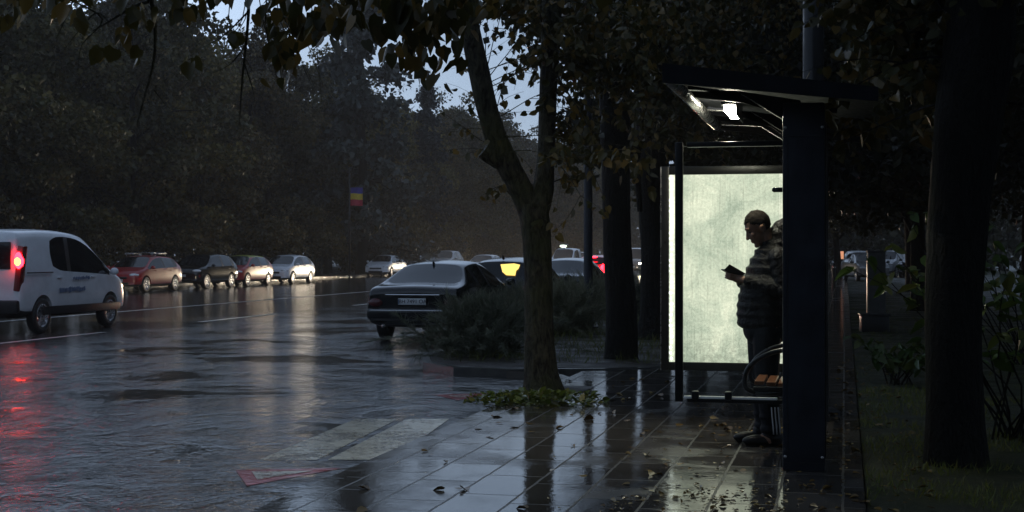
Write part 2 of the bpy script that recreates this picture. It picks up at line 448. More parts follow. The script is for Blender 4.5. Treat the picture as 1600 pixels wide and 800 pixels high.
# ------------------------------------------------------------------ the ground
def sheet(name, poly, z, mat, thick=0.0):
    """polygon in road coordinates (t, s); the object is turned with the road so its texture follows it"""
    mb = MB()
    if thick: mb.prism(poly, z - thick, z)
    else: mb.add([(x, y, z) for x, y in poly], [tuple(range(len(poly)))])
    o = mb.build(name, mat); o.rotation_euler = (0, 0, -TH)
    if o.data.polygons[0].normal.z < 0 and not thick: o.data.flip_normals()
    return tag(o, kind='structure')
KT = -3.25                                  # kerb line of the bus bay
sheet('ground', [(-700, -60), (700, -60), (700, 1500), (-700, 1500)], -.20, M['soil'])
sheet('road', [(-31.5, -40), (KT - .02, -40), (KT - .02, 400), (-31.5, 400)], ROAD_Z, M['road'])
PVX = .12
sheet('pavement', [(KT, -30), (PVX, -30), (PVX, 190), (-1.55, 190), (-1.55, 19.6), (-2.9, 18.55), (KT, 18.4)], 0.0, M['slabs'], .25)
sheet('lawn', [(PVX + .01, -30), (60, -30), (60, 300), (PVX + .01, 300)], -.02, M['lawn'], .15)
strip_poly = [(-1.60, 19.9), (-2.95, 18.95), (-4.2, 18.55), (-4.9, 18.7), (-5.5, 19.4), (-5.95, 20.8), (-6.05, 190), (-1.6, 190)]
sheet('planting_strip', strip_poly, 0.0, M['soil'], .25)
sheet('verge', [(-90, -40), (-31.6, -40), (-31.6, 400), (-90, 400)], 0.02, M['soil'], .2)

def kerb_run(name, pts, w=.13, z=.055, mat=None):
    mb = MB(); n = len(pts)
    L = []; Rr = []
    for i, p in enumerate(pts):
        a = Vector(pts[max(i - 1, 0)]); b = Vector(pts[min(i + 1, n - 1)]); d = (b - a).normalized(); nn = Vector((-d.y, d.x))
        L.append(Vector(p) + nn * w / 2); Rr.append(Vector(p) - nn * w / 2)
    for i in range(n - 1):
        mb.prism([tuple(L[i]), tuple(Rr[i]), tuple(Rr[i + 1]), tuple(L[i + 1])], -.2, z)
    o = mb.build(name, mat or M['kerb']); o.rotation_euler = (0, 0, -TH)
    return tag(o, kind='structure')
kerb_run('bay_kerb', [(KT - .07, -30), (KT - .07, 17.6), (-3.6, 18.2), (-4.2, 18.42)], .14, -.012, M['slabs'])
kerb_run('strip_kerb', [(-1.62, 60), (-1.62, 19.85), (-2.95, 18.90), (-4.2, 18.50), (-4.95, 18.63), (-5.56, 19.36), (-6.01, 20.78), (-6.12, 60)], .12, .004)
kerb_run('far_kerb', [(-31.55, -40), (-31.55, 400)], .16, .04)

def marking(name, polys, mat, z):
    mb = MB()
    for p in polys: mb.add([(x, y, z) for x, y in p], [tuple(range(len(p)))])
    o = mb.build(name, mat); o.rotation_euler = (0, 0, -TH)
    for p in o.data.polygons:
        if p.normal.z < 0: o.data.flip_normals(); break
    return tag(o, kind='structure')
def g2(px, py, h=1.6):
    Y = h * F / (py - HZ); t = ty(px, Y); return (t, S_of(Y, t))
zr = ROAD_Z + .004
marking('centre_line', [[(-19.25, -40), (-19.08, -40), (-19.08, 300), (-19.25, 300)]], M['line_paint'], zr)
marking('dashed_lane_line', [[(-14.62, s), (-14.47, s), (-14.47, s + 4.6), (-14.62, s + 4.6)] for s in (12.5, 22.5, 31.6, 42.5, 51.5, 62, 72, 82, 92)], M['line_paint'], zr)
marking('crossing_stripes', [[g2(405, 719), g2(495, 719), g2(622, 655), g2(556, 655)], [g2(512, 719), g2(612, 719), g2(702, 655), g2(636, 655)]], M['white_paint'], zr)
tri1 = [g2(368, 735), g2(535, 732), g2(386, 760)]; tri2 = [g2(393, 738), g2(490, 737), g2(402, 751)]
tri3 = [g2(676, 617), g2(765, 615), g2(716, 626)]; tri4 = [g2(697, 618.5), g2(742, 617.5), g2(716, 623)]
marking('red_triangle_marking', [tri1, tri3], M['red_paint'], zr)
marking('white_triangle_marking', [tri2, tri4], M['white_paint'], zr + .004)

# ------------------------------------------------------------------ leaves and trees
LINDEN = [(0, 0, 0), (-.30, -.10, .05), (-.50, .20, .10), (-.42, .55, .08), (0, 1.05, -.06), (.42, .55, .08), (.50, .20, .10), (.30, -.10, .05)]
LIND_F = [(0, 4, 3, 2, 1), (0, 7, 6, 5, 4)]
RHOMB = [(0, 0, 0), (-.45, .5, .06), (0, 1.0, -.05), (.45, .5, .06)]
RHO_F = [(0, 2, 1), (0, 3, 2)]
BLADE = [(-.5, 0, 0), (.5, 0, 0), (.35, .5, .05), (-.35, .5, .05), (0, 1, -.12)]
BLA_F = [(0, 1, 2, 3), (3, 2, 4)]
def leaf_mesh(name, P, D, N, size, shape=RHOMB, faces=RHO_F, width=1.0):
    """P roots (n,3); D tip directions; N facing; size (n,)"""
    P = np.asarray(P, float); D = np.asarray(D, float); N = np.asarray(N, float); size = np.asarray(size, float)
    D /= np.linalg.norm(D, axis=1, keepdims=True) + 1e-9
    Sd = np.cross(D, N); Sd /= np.linalg.norm(Sd, axis=1, keepdims=True) + 1e-9
    U = np.cross(Sd, D)
    sh = np.array(shape); k = len(sh); n = len(P)
    vr = np.random.default_rng(n + 17); curl = vr.uniform(-.4, 3.2, (n, 1, 1)); wv = vr.uniform(.62, 1.1, (n, 1, 1))
    V = (P[:, None, :] + size[:, None, None] * (Sd[:, None, :] * (sh[None, :, 0:1] * width * wv) + D[:, None, :] * sh[None, :, 1:2] + U[:, None, :] * sh[None, :, 2:3] * curl)).reshape(-1, 3)
    loops = []; starts = []; tot = []
    me = bpy.data.meshes.new(name)
    nf = len(faces); fl = sum(len(f) for f in faces)
    flat = np.concatenate([np.array(f) for f in faces])
    li = (np.arange(n)[:, None] * k + flat[None, :]).reshape(-1)
    lt = np.tile(np.array([len(f) for f in faces]), n)
    ls = np.concatenate([[0], np.cumsum(lt)[:-1]])
    me.vertices.add(n * k); me.vertices.foreach_set('co', V.astype(np.float32).reshape(-1))
    me.loops.add(len(li)); me.loops.foreach_set('vertex_index', li.astype(np.int32))
    me.polygons.add(len(lt)); me.polygons.foreach_set('loop_start', ls.astype(np.int32)); me.polygons.foreach_set('loop_total', lt.astype(np.int32))
    me.update(calc_edges=True); me.validate()
    return me
def rdir(rng, n):
    v = rng.normal(size=(n, 3)); return v / (np.linalg.norm(v, axis=1, keepdims=True) + 1e-9)

def crown_tree(seed, H, rad, base, leaf, per, trunk_r, nl=11, shape='round', droop=.2):
    """tapered trunk + limbs, and a crown of leaf clumps round the limb ends; returns two meshes"""
    rng = np.random.default_rng(seed); rd = random.Random(seed)
    tb = MB(); clumps = []
    top = Vector((rd.uniform(-.5, .5), rd.uniform(-.5, .5), H * .93))
    tp = [Vector((0, 0, -.3)), Vector((0, 0, .4)), Vector((rd.uniform(-.15, .15), rd.uniform(-.15, .15), H * .25)), Vector((top.x * .6, top.y * .6, H * .55)), top]
    tb.tube(tp, [trunk_r * 1.5, trunk_r * 1.1, trunk_r * .85, trunk_r * .5, trunk_r * .08], 9, jit=.12, seed=seed)
    for i in range(nl):
        f = (i + rd.random() * .6) / nl
        z0 = base * .8 + (H * .88 - base * .8) * f
        if shape == 'round': rr = rad * math.sin(PI * min(.97, .18 + .78 * f)) ** .7
        else: rr = rad * (1.03 - f) * 1.0
        a = i * 2.4 + rd.uniform(-.4, .4)
        up = .35 if shape == 'round' else -.12
        b = Vector((top.x * z0 / H, top.y * z0 / H, z0))
        e = b + Vector((math.cos(a) * rr, math.sin(a) * rr, up * rr + rd.uniform(-.3, .4)))
        mid = b.lerp(e, .5) + Vector((0, 0, .18 * rr if shape == 'round' else .05 * rr))
        r0 = trunk_r * .42 * (1 - .6 * f)
        tb.tube([b, mid, e], [r0, r0 * .6, r0 * .15], 5)
        for k in range(5 if shape == 'round' else 4):
            q = mid.lerp(e, rd.uniform(-.5, 1.0)); q += Vector((rd.gauss(0, .22 * rr), rd.gauss(0, .22 * rr), rd.gauss(0, .16 * rr)))
            tb.tube([b.lerp(e, .35 + .12 * k), q], [r0 * .3, r0 * .08], 4)
            clumps.append((q, rd.uniform(.5, 1.0) * (.34 * rad if shape == 'round' else .26 * rad)))
        clumps.append((e, .30 * rad))
    for k in range(4): clumps.append((top + Vector((rd.gauss(0, .15 * rad), rd.gauss(0, .15 * rad), rd.uniform(-.1, .08) * H)), .25 * rad if shape == 'round' else .12 * rad))
    P = []; 
    for c, r in clumps:
        n = int(per * rd.uniform(.6, 1.3))
        d = rdir(rng, n) * (rng.random((n, 1)) ** .45) * r * np.array([1.15, 1.15, .72])
        P.append(d + np.array(c))
    P = np.concatenate(P); n = len(P)
    D = rdir(rng, n); D[:, 2] -= droop; N = rdir(rng, n); N[:, 2] += .7
    lm = leaf_mesh('crown', P, D, N, leaf * rng.uniform(.6, 1.35, n))
    return tb.mesh('trunk'), lm

def tree_thing(name, label, loc, meshes, mats, rz=0.0, sc=1.0, group=None, cat='tree'):
    t = thing(name, label, cat, loc, rz, group); t.scale = (sc, sc, sc)
    for nm, me, mt in zip(('trunk', 'crown'), meshes, mats):
        o = bpy.data.objects.new(nm, me); COL.objects.link(o); o.parent = t
        if not me.materials: me.materials.append(mt)
        if nm == 'trunk': me.polygons.foreach_set('use_smooth', [True] * len(me.polygons))
    return t

rnd = random.Random(5)
kinds = [
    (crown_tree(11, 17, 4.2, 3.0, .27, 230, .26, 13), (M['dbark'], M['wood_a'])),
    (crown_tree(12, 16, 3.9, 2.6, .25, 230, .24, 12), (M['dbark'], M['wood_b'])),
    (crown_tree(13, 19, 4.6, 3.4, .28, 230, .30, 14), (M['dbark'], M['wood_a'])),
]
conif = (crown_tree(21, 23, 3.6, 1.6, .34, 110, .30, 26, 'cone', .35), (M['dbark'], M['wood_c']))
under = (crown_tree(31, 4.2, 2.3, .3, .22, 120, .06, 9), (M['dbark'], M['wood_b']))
# wood across the road
k = 0
LB = ['dull green leafy tree in the wood across the road', 'brownish leafy tree in the wood across the road', 'tall dull green tree in the wood across the road']
for row, (t0, step, s0, s1) in enumerate(((-36.6, 5.6, 40, 250), (-41.5, 6.4, 44, 235), (-47, 7.2, 40, 215))):
    s = s0
    while s < s1:
        ki = rnd.choice((0, 0, 1, 1, 2)); ms, mt = kinds[ki]
        sc = rnd.uniform(.80, 1.04) * (1, .94, .88)[row]
        if 95 < s < 125: sc *= .9
        tree_thing('broadleaf_tree', LB[ki], W(t0 + rnd.uniform(-1.2, 1.2), s + rnd.uniform(-1.4, 1.4), .0), ms, mt, rnd.uniform(0, 6.28), sc, 'trees of the wood across the road')
        k += 1; s += step * rnd.uniform(.8, 1.2)
tree_thing('conifer_tree', 'tall bluish conifer rising above the wood beside the sky gap', W(ty(566, 100), S_of(100, ty(566, 100)), 0), *conif, .4, 1.25)
tree_thing('conifer_tree', 'lower bluish conifer near the flag banner, right of the tallest one', W(ty(668, 126), S_of(126, ty(668, 126)), 0), *conif, 2.0, .78)
s = 42
while s < 200:
    tree_thing('understorey_shrub', 'low bushy shrub under the trees across the road', W(-33.4 + rnd.uniform(-.7, .4), s, .0), *under, rnd.uniform(0, 6), rnd.uniform(.6, 1.0), 'shrubs along the edge of the wood', 'shrub')
    s += rnd.uniform(6, 11)
# the far wood behind, one mass
rng = np.random.default_rng(3)
def wood_mass(name, segs, n, leaf, hfun, mat):
    P = []
    for (ta, sa, tb_, sb) in segs:
        u = rng.random(n); hh = rng.random(n) ** .8
        for ui, hi in zip(u, hh):
            t = ta + (tb_ - ta) * ui + rng.normal() * 2.0; s_ = sa + (sb - sa) * ui + rng.normal() * 2.0
            top = hfun(s_) * (.80 + .35 * mnoise.noise(Vector((t * .15, s_ * .15, 1.7))))
            P.append(W(t, s_, hi * top))
    P = np.array([tuple(p) for p in P]); m = len(P)
    D = rdir(rng, m); N = rdir(rng, m); N[:, 2] += .5
    return tag(link_mesh(name, leaf_mesh(name, P, D, N, leaf * rng.uniform(.6, 1.4, m)), mat), 'dark mass of trees closing the view behind', 'wood', kind='stuff')
wood_mass('far_wood', [(-56, 20, -54, 260)], 26000, .75, lambda s: 12, M['wood_b'])
tag(wood_mass('road_end_wood', [(-50, 285, 45, 240)], 16000, .9, lambda s: 15, M['wood_b']), 'hazy brown wood closing the far end of the road')
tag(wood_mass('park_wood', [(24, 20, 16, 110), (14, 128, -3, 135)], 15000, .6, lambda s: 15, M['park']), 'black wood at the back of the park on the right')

tag(wood_mass('unseen_rear_wood', [(-62, -42, 34, -50)], 9000, .95, lambda s: 19, M['wood_b']), 'unseen dark wood added behind the photographer to darken reflections')  # out of view, added to darken what the saloon's rear reflects
# park trees at right, behind the shelter
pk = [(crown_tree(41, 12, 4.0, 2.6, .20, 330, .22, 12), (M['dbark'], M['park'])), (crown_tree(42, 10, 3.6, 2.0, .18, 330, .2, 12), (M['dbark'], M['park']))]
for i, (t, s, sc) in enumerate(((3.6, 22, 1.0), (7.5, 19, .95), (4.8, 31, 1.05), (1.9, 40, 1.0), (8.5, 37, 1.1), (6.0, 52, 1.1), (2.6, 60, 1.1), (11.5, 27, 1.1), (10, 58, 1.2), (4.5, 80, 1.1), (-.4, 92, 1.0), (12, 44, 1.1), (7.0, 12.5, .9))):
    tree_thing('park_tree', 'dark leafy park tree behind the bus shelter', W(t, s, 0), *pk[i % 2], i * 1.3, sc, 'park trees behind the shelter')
for i, (t, s, ki) in enumerate(((2.4, -2.5, 0), (4.5, 3.0, 1), (-1.0, -6.5, 0), (3.5, -9, 1), (-4.2, -9.5, 1), (7.5, -5, 0), (-1.5, -14, 1), (-5.0, -16, 0), (6.5, -14, 1), (1.8, -18, 0), (9.5, 3.5, 0), (-9, -20, 1), (-14, -24, 0), (-20, -26, 1))):  # unseen trees, added to shade the foreground from the sky behind
    tree_thing('park_tree', 'dark leafy tree added out of view behind the photographer for shade', W(t, s, 0), *pk[ki], i * 1.9, 1.0, 'unseen shading trees behind the photographer')
# trees further along the kerb strip
for i, (s, ki) in enumerate(((31, 0), (37, 1), (43.5, 0), (50, 1), (58, 0), (68, 1), (80, 0), (95, 1))):
    tree_thing('kerb_tree', 'dark leafy tree further along the planted kerb strip', W(-3.0 + (i % 3) * .3, s, 0), *pk[ki], i * 2.1, 1.0, 'trees along the planted strip')

# ---- the lindens at the kerb, each with its own trunk and hanging leafy twigs
def smooth_pts(pts, rad, sub=4):
    P = [Vector(p) for p in pts]; out = []; ro = []
    for i in range(len(P) - 1):
        p0 = P[max(i - 1, 0)]; p1 = P[i]; p2 = P[i + 1]; p3 = P[min(i + 2, len(P) - 1)]
        for k in range(sub):
            f = k / sub
            out.append(.5 * ((2 * p1) + (p2 - p0) * f + (2 * p0 - 5 * p1 + 4 * p2 - p3) * f * f + (3 * p1 - p0 - 3 * p2 + p3) * f ** 3))
            ro.append(rad[i] * (1 - f) + rad[i + 1] * f)
    out.append(P[-1]); ro.append(rad[-1]); return out, ro
class Linden:
    def __init__(self, seed): self.rd = random.Random(seed); self.rng = np.random.default_rng(seed); self.wood = MB(); self.L = []; self.seed = seed
    def limb(self, pts, rad, n=12, jit=.10):
        p, r = smooth_pts(pts, rad); self.wood.tube(p, r, n, jit=jit, seed=self.seed); return p
    def twig(self, a, d, ln, sag=.35, leaf=.085, gap=.075, r=.008, sub=True, lf0=.15, bare=False):
        rd = self.rd; a = Vector(a); d = Vector(d).normalized(); pts = [a]; k = max(4, int(ln / .15))
        p = a.copy()
        for i in range(k):
            d = (d + Vector((rd.gauss(0, .10), rd.gauss(0, .10), rd.gauss(0, .08) - sag / k))).normalized()
            p = p + d * ln / k; pts.append(p.copy())
        self.wood.tube(pts, [max(.0018, r * (1 - .85 * i / k)) for i in range(k + 1)], 4, cap=False)
        if not bare:
            m = int(ln / gap)
            for j in range(m):
                f = j / max(1, m)
                if f < lf0: continue
                if rd.random() < .15: continue
                q = pts[min(int(f * k), k - 1)].lerp(pts[min(int(f * k) + 1, k)], f * k % 1)
                dd = Vector((rd.gauss(0, .7), rd.gauss(0, .7), -.75 + rd.gauss(0, .35)))
                self.L.append((q + Vector((rd.gauss(0, .015), rd.gauss(0, .015), -.015)), dd, leaf * rd.uniform(.6, 1.2)))
        if sub:
            for j in range(int(ln / .35)):
                q = pts[rd.randint(1, k - 1)]
                self.twig(q, d + Vector((rd.gauss(0, .8), rd.gauss(0, .8), rd.gauss(-.1, .5))), ln * rd.uniform(.25, .5), sag * 1.2, leaf, gap, r * .5, False, lf0, bare)
        return pts
    def cloud(self, c, r, n, leaf=.085):
        rd = self.rd; c = Vector(c)
        for i in range(n):
            v = Vector((rd.gauss(0, 1), rd.gauss(0, 1), rd.gauss(0, 1))).normalized() * rd.random() ** .4
            self.L.append((c + Vector((v.x * r[0], v.y * r[1], v.z * r[2])), Vector((rd.gauss(0, .7), rd.gauss(0, .7), -.7 + rd.gauss(0, .4))), leaf * rd.uniform(.6, 1.2)))
    def finish(self, name, label, mat_bark, mat_leaf, base):
        base = Vector(base)
        t = thing(name, label, 'tree', base)
        self.wood.v = [tuple(Vector(p) - base) for p in self.wood.v]
        o = self.wood.build('trunk', mat_bark, t, ang=60)
        P = np.array([tuple(p - base) for p, d, s in self.L]); D = np.array([tuple(d) for p, d, s in self.L]); n = len(P)
        N = rdir(self.rng, n); N[:, 1] -= .3
        lm = link_mesh('crown', leaf_mesh('crown', P, D, N, [s for p, d, s in self.L], LINDEN, LIND_F), mat_leaf, t)
        return t

# forked tree in the middle
Y1 = 15.9
T = Linden(101); A = lambda x, y, dy=0: at(x, y, Y1 + dy)
T.limb([A(850, 640), A(849, 616), A(846, 585), A(842, 520), A(841, 430), A(838, 360), A(832, 318)], [.30, .245, .185, .160, .150, .155, .15], 18, .09)
Lp = T.limb([A(836, 350), A(818, 305), A(792, 255, -.1), A(768, 195, -.2), A(748, 110, -.3), A(735, 50, -.35), A(716, -40, -.5), A(690, -160, -.7), A(640, -300, -1)], [.12, .125, .13, .118, .112, .11, .12, .10, .06], 14, .10)
Rp = T.limb([A(838, 345), A(848, 300), A(853, 240, .1), A(856, 150, .2), A(860, 60, .2), A(866, -40, .3), A(885, -170, .4), A(900, -320, .3)], [.11, .115, .095, .10, .105, .115, .09, .05], 14, .10)
T.limb([A(792, 258, -.1), A(772, 246, -.12), A(756, 234, -.14)], [.10, .10, .095], 12, .12)         # sawn-off stub
for x, y in ((760, 110), (745, 60), (752, 140), (768, 190), (778, 215), (742, 40), (786, 240), (735, 20)):
    for q in range(3): T.twig(A(x, y, -.2), (T.rd.uniform(-1, .9), T.rd.uniform(-.6, .4), T.rd.uniform(.0, 1.1)), T.rd.uniform(.7, 1.6), .3, .08, .10, .008, True, .25)
for i in range(26):
    y = T.rd.uniform(-60, 300); x = 856 + (y - 150) * -.03
    T.twig(A(x, y, .2), (T.rd.uniform(-.5, 1.2), T.rd.uniform(-.8, .5), T.rd.uniform(-.5, .5)), T.rd.uniform(.6, 1.5), .55, .090, .085, .010)
# leafy shoots reaching right toward the shelter
for (x0, y0, x1, y1) in ((862, 30, 1010, 70), (864, 90, 1030, 150), (866, 60, 985, 180), (862, 140, 1005, 235), (862, 200, 990, 255), (870, 0, 1060, 60), (858, 230, 940, 290), (866, 20, 960, 130), (862, 110, 930, 210), (870, -40, 1050, 10), (860, 170, 920, 240)):
    a = A(x0, y0, .1); b = A(x1, y1, T.rd.uniform(-1.6, -.2)); T.twig(a, b - a + Vector((0, 0, .25)), (b - a).length * 1.05, .45, .10, .06, .014)
for (x, y, r) in ((905, 30, .45), (960, 55, .5), (1010, 30, .45), (950, 115, .35), (1000, 120, .35), (900, 90, .25), (820, 10, .35), (780, -10, .35)):
    T.cloud(A(x, y, T.rd.uniform(-.5, .5)), (r, r, r * .7), int(150 * r / .4))
for i in range(30):      # the crown above the picture
    T.cloud(A(T.rd.uniform(560, 1060), T.rd.uniform(-420, -90), T.rd.uniform(-1.5, 2)), (.6, .6, .45), 60)
linden1 = T.finish('linden_tree', 'forked linden trunk with mossy bark and a sawn stub, rooted in weeds at the kerb', M['bark'], M['linden'], W(*[(ty(848, Y1)), S_of(Y1, ty(848, Y1))], 0))

def straight_linden(seed, pts, rad, base, clouds, twigs, label, extra=(), nearleaf=.10):
    T = Linden(seed); T.limb(pts, rad, 16, .07)
    for e in extra: T.limb(*e)
    for c, r, n in clouds: T.cloud(c, r, n, nearleaf)
    for a, d, l in twigs: T.twig(a, d, l, .6, nearleaf, .06, .012)
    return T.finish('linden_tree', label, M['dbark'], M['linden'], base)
Y2 = 20.9
B = lambda x, y, dy=0: at(x, y, Y2 + dy)
rr = random.Random(8)
cl2 = [(B(rr.uniform(860, 1120), rr.uniform(-330, 90), rr.uniform(-1.8, 2.2)), (.7, .7, .55), 150) for i in range(46)]
cl2 += [(B(rr.uniform(1000, 1110), rr.uniform(20, 190), rr.uniform(0, 2.2)), (.45, .45, .4), 110) for i in range(12)]
cl2 += [(B(rr.uniform(900, 1000), rr.uniform(30, 120), rr.uniform(0, 2.2)), (.4, .4, .35), 90) for i in range(6)]
tw2 = [(B(rr.uniform(950, 985), rr.uniform(30, 230)), (rr.uniform(-1, 1.2), rr.uniform(-1.0, .2), rr.uniform(-.2, .4)), rr.uniform(.8, 1.6)) for i in range(14)]
straight_linden(202, [B(971, 575), B(971, 556), B(972, 520), B(967, 430), B(963, 330), B(961, 220), B(958, 100), B(955, -60), B(950, -260)], [.33, .245, .23, .205, .20, .21, .22, .2, .1], W(ty(971, Y2), S_of(Y2, ty(971, Y2)), 0), cl2, tw2, 'straight dark linden trunk second from the bus lane, left of the thickest pair')
Y3 = 25.6
C3 = lambda x, y, dy=0: at(x, y, Y3 + dy)
cl3 = [(C3(rr.uniform(960, 1240), rr.uniform(-330, 150), rr.uniform(-2, 2.5)), (.8, .8, .65), 150) for i in range(52)]
tw3 = [(C3(rr.uniform(1000, 1040), rr.uniform(30, 230)), (rr.uniform(-.6, 1.2), rr.uniform(-1.0, .2), rr.uniform(-.2, .4)), rr.uniform(1, 1.8)) for i in range(12)]
straight_linden(303, [C3(1022, 548), C3(1022, 530), C3(1024, 480), C3(1024, 400), C3(1021, 300), C3(1020, 200), C3(1026, 60), C3(1034, -100), C3(1040, -300)], [.40, .33, .27, .25, .27, .31, .28, .2, .1], W(ty(1022, Y3), S_of(Y3, ty(1022, Y3)), 0), cl3, tw3,
    'dark linden trunk close behind the lit panel with a pale leaning stem', extra=(([C3(1000, 330, -.3), C3(996, 240, -.5), C3(1010, 170, -.7), C3(1035, 90, -.9), C3(1062, -30, -1.2)], [.05, .055, .06, .06, .055], 10, .05),))
# big trunk at right
Y4 = 10.6
E4 = lambda x, y, dy=0: at(x, y, Y4 + dy)
cl4 = [(E4(rr.uniform(1290, 1640), rr.uniform(-420, -40), rr.uniform(-1.2, 2.0)), (.5, .5, .42), 130) for i in range(40)]
cl4 += [(E4(rr.uniform(1300, 1440), rr.uniform(-40, 190), rr.uniform(.3, 2.4)), (.3, .3, .28), 70) for i in range(16)]
tw4 = [(E4(rr.uniform(1480, 1540), rr.uniform(-30, 160)), (rr.uniform(-1.2, .2), rr.uniform(-.4, 1.0), rr.uniform(-.2, .4)), rr.uniform(.8, 1.5)) for i in range(12)]
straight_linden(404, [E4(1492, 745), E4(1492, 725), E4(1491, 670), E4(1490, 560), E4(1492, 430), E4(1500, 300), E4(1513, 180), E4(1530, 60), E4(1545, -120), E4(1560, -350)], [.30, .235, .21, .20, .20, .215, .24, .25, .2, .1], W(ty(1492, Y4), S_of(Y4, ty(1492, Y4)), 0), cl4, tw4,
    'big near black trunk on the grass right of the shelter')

# tree beside the photographer, branches hanging in from above
T = Linden(505)
b0 = W(-3.6, .6, 0)
T.limb([b0 + Vector((0, 0, -.1)), b0 + Vector((0, 0, .3)), b0 + Vector((.05, .1, 1.6)), b0 + Vector((.1, .3, 3.0)), b0 + Vector((.2, .8, 4.6)), b0 + Vector((.3, 1.0, 6.5))], [.30, .2, .17, .16, .13, .06], 14, .08)
top = b0 + Vector((.1, .3, 3.0))
N5 = lambda x, y, Y=5.6: at(x, y, Y)
br1 = T.limb([top, N5(-150, -330, 3.4), N5(60, -190, 4.8), N5(230, -60, 5.6), N5(380, -90, 6.0)], [.09, .07, .045, .03, .012], 8, .05)
br2 = T.limb([top, N5(200, -420, 3.2), N5(420, -200, 4.6), N5(560, -90, 5.3), N5(690, -60, 5.6)], [.09, .07, .045, .03, .014], 8, .05)
def hang(pts, r=.006, Y=5.6, leaf_n=0, leaf=.09):
    p = [N5(x, y, Y + i * .03) for i, (x, y) in enumerate(pts)]
    q, ra = smooth_pts(p, [r * (1 - .75 * i / (len(p) - 1)) for i in range(len(p))], 4)
    T.wood.tube(q, ra, 5, cap=False)
    return q
hang([(230, -60), (236, 0), (242, 40), (240, 95), (226, 150), (214, 195)], .010)
hang([(232, 2), (205, 12), (170, 34), (145, 48)], .008)
hang([(170, 34), (150, 20), (120, 52), (100, 78)], .004)
hang([(240, 140), (252, 155), (262, 168)], .003)
hang([(380, -90), (388, 0), (385, 60), (378, 130), (374, 195)], .009)
hang([(386, 20), (350, 55), (315, 75)], .004); hang([(384, 70), (360, 100), (330, 115)], .003); hang([(382, 100), (395, 140), (398, 160)], .003)
hang([(60, -190), (120, -40), (110, 10), (88, 60)], .006); hang([(110, 0), (160, 30), (128, 70), (122, 110)], .004)
def bunch(cx, cy, sx, sy, n, leaf=.058, Y=5.4):
    for i in range(int(n * 1.7)):
        T.L.append((N5(T.rd.gauss(cx, sx), T.rd.gauss(cy, sy), Y + T.rd.gauss(0, .25)), Vector((T.rd.gauss(0, .45), T.rd.gauss(0, .5), -1)), leaf * T.rd.uniform(.7, 1.25)))
for c in ((470, 15, 40, 18, 34), (540, 10, 20, 16, 16), (445, 70, 12, 22, 13), (480, 45, 18, 14, 10), (500, 28, 14, 10, 8), (625, 8, 14, 12, 10, .11), (655, 45, 14, 12, 7), (655, 90, 9, 20, 10), (690, 25, 24, 20, 36), (640, 60, 16, 30, 12), (705, 85, 14, 24, 9), (600, 45, 14, 18, 7), (720, 5, 30, 14, 22), (275, 6, 16, 10, 9), (205, 45, 12, 22, 8), (215, 20, 10, 8, 6), (10, 12, 18, 12, 8), (100, 10, 14, 12, 7), (160, 75, 8, 8, 3), (295, 95, 6, 6, 2), (375, 55, 5, 5, 2), (437, 90, 10, 14, 8), (600, -10, 30, 8, 10), (350, -15, 60, 10, 14), (120, -15, 60, 12, 12)): bunch(*c)
for i in range(26): bunch(T.rd.uniform(-200, 900), T.rd.uniform(-700, -60), 60, 50, 26)
for (a, b) in (((440, -150), (480, 10)), ((470, -60), (445, 75)), ((560, -90), (540, 10)), ((620, -75), (650, 50)), ((655, 0), (655, 95)), ((690, -60), (715, 25))):
    hang([a, ((a[0] + b[0]) / 2 + 8, (a[1] + b[1]) / 2), b], .007)
for i in range(14):
    x = T.rd.uniform(380, 480); hang([(x, -60), (x + T.rd.uniform(-25, 25), 30), (x + T.rd.uniform(-60, 60), T.rd.uniform(60, 170))], .003)
T.finish('linden_tree', 'linden beside the photographer whose leafy twigs hang in along the top left', M['bark'], M['linden'], b0)

# ------------------------------------------------------------------ low plants
def blades(name, pts, hts, mat, parent=None, width=.05, lean=.45, seed=0):
    g = np.random.default_rng(seed); n = len(pts)
    D = np.stack([g.normal(0, lean, n), g.normal(0, lean, n), np.ones(n)], 1); N = rdir(g, n); N[:, 2] *= .2
    return link_mesh(name, leaf_mesh(name, pts, D, N, hts, BLADE, BLA_F, width), mat, parent)
def scatter(tr, sr, n, seed, z=-.02):
    g = np.random.default_rng(seed); return np.array([tuple(W(g.uniform(*tr), g.uniform(*sr), z)) for i in range(n)])
g = np.random.default_rng(9)
p = np.concatenate([scatter((.13, 2.2), (7.5, 17), 12000, 1), scatter((.13, 6), (17, 45), 9000, 2)])
p = np.array([q for q in p if mnoise.noise(Vector((q[0] * 1.6, q[1] * 1.1, .3))) > -.12])
tag(blades('lawn_grass', p, g.uniform(.02, .085, len(p)), M['grass'], width=.10, seed=4), 'short wet grass right of the pavement', 'grass', kind='stuff')
p = scatter((-5.6, -1.8), (19.6, 45), 7000, 5, .0)
p = np.array([q for q in p])
tag(blades('strip_grass', p, g.uniform(.05, .2, len(p)), M['grass'], width=.07, seed=6), 'thin dark grass in the planted strip', 'grass', kind='stuff')

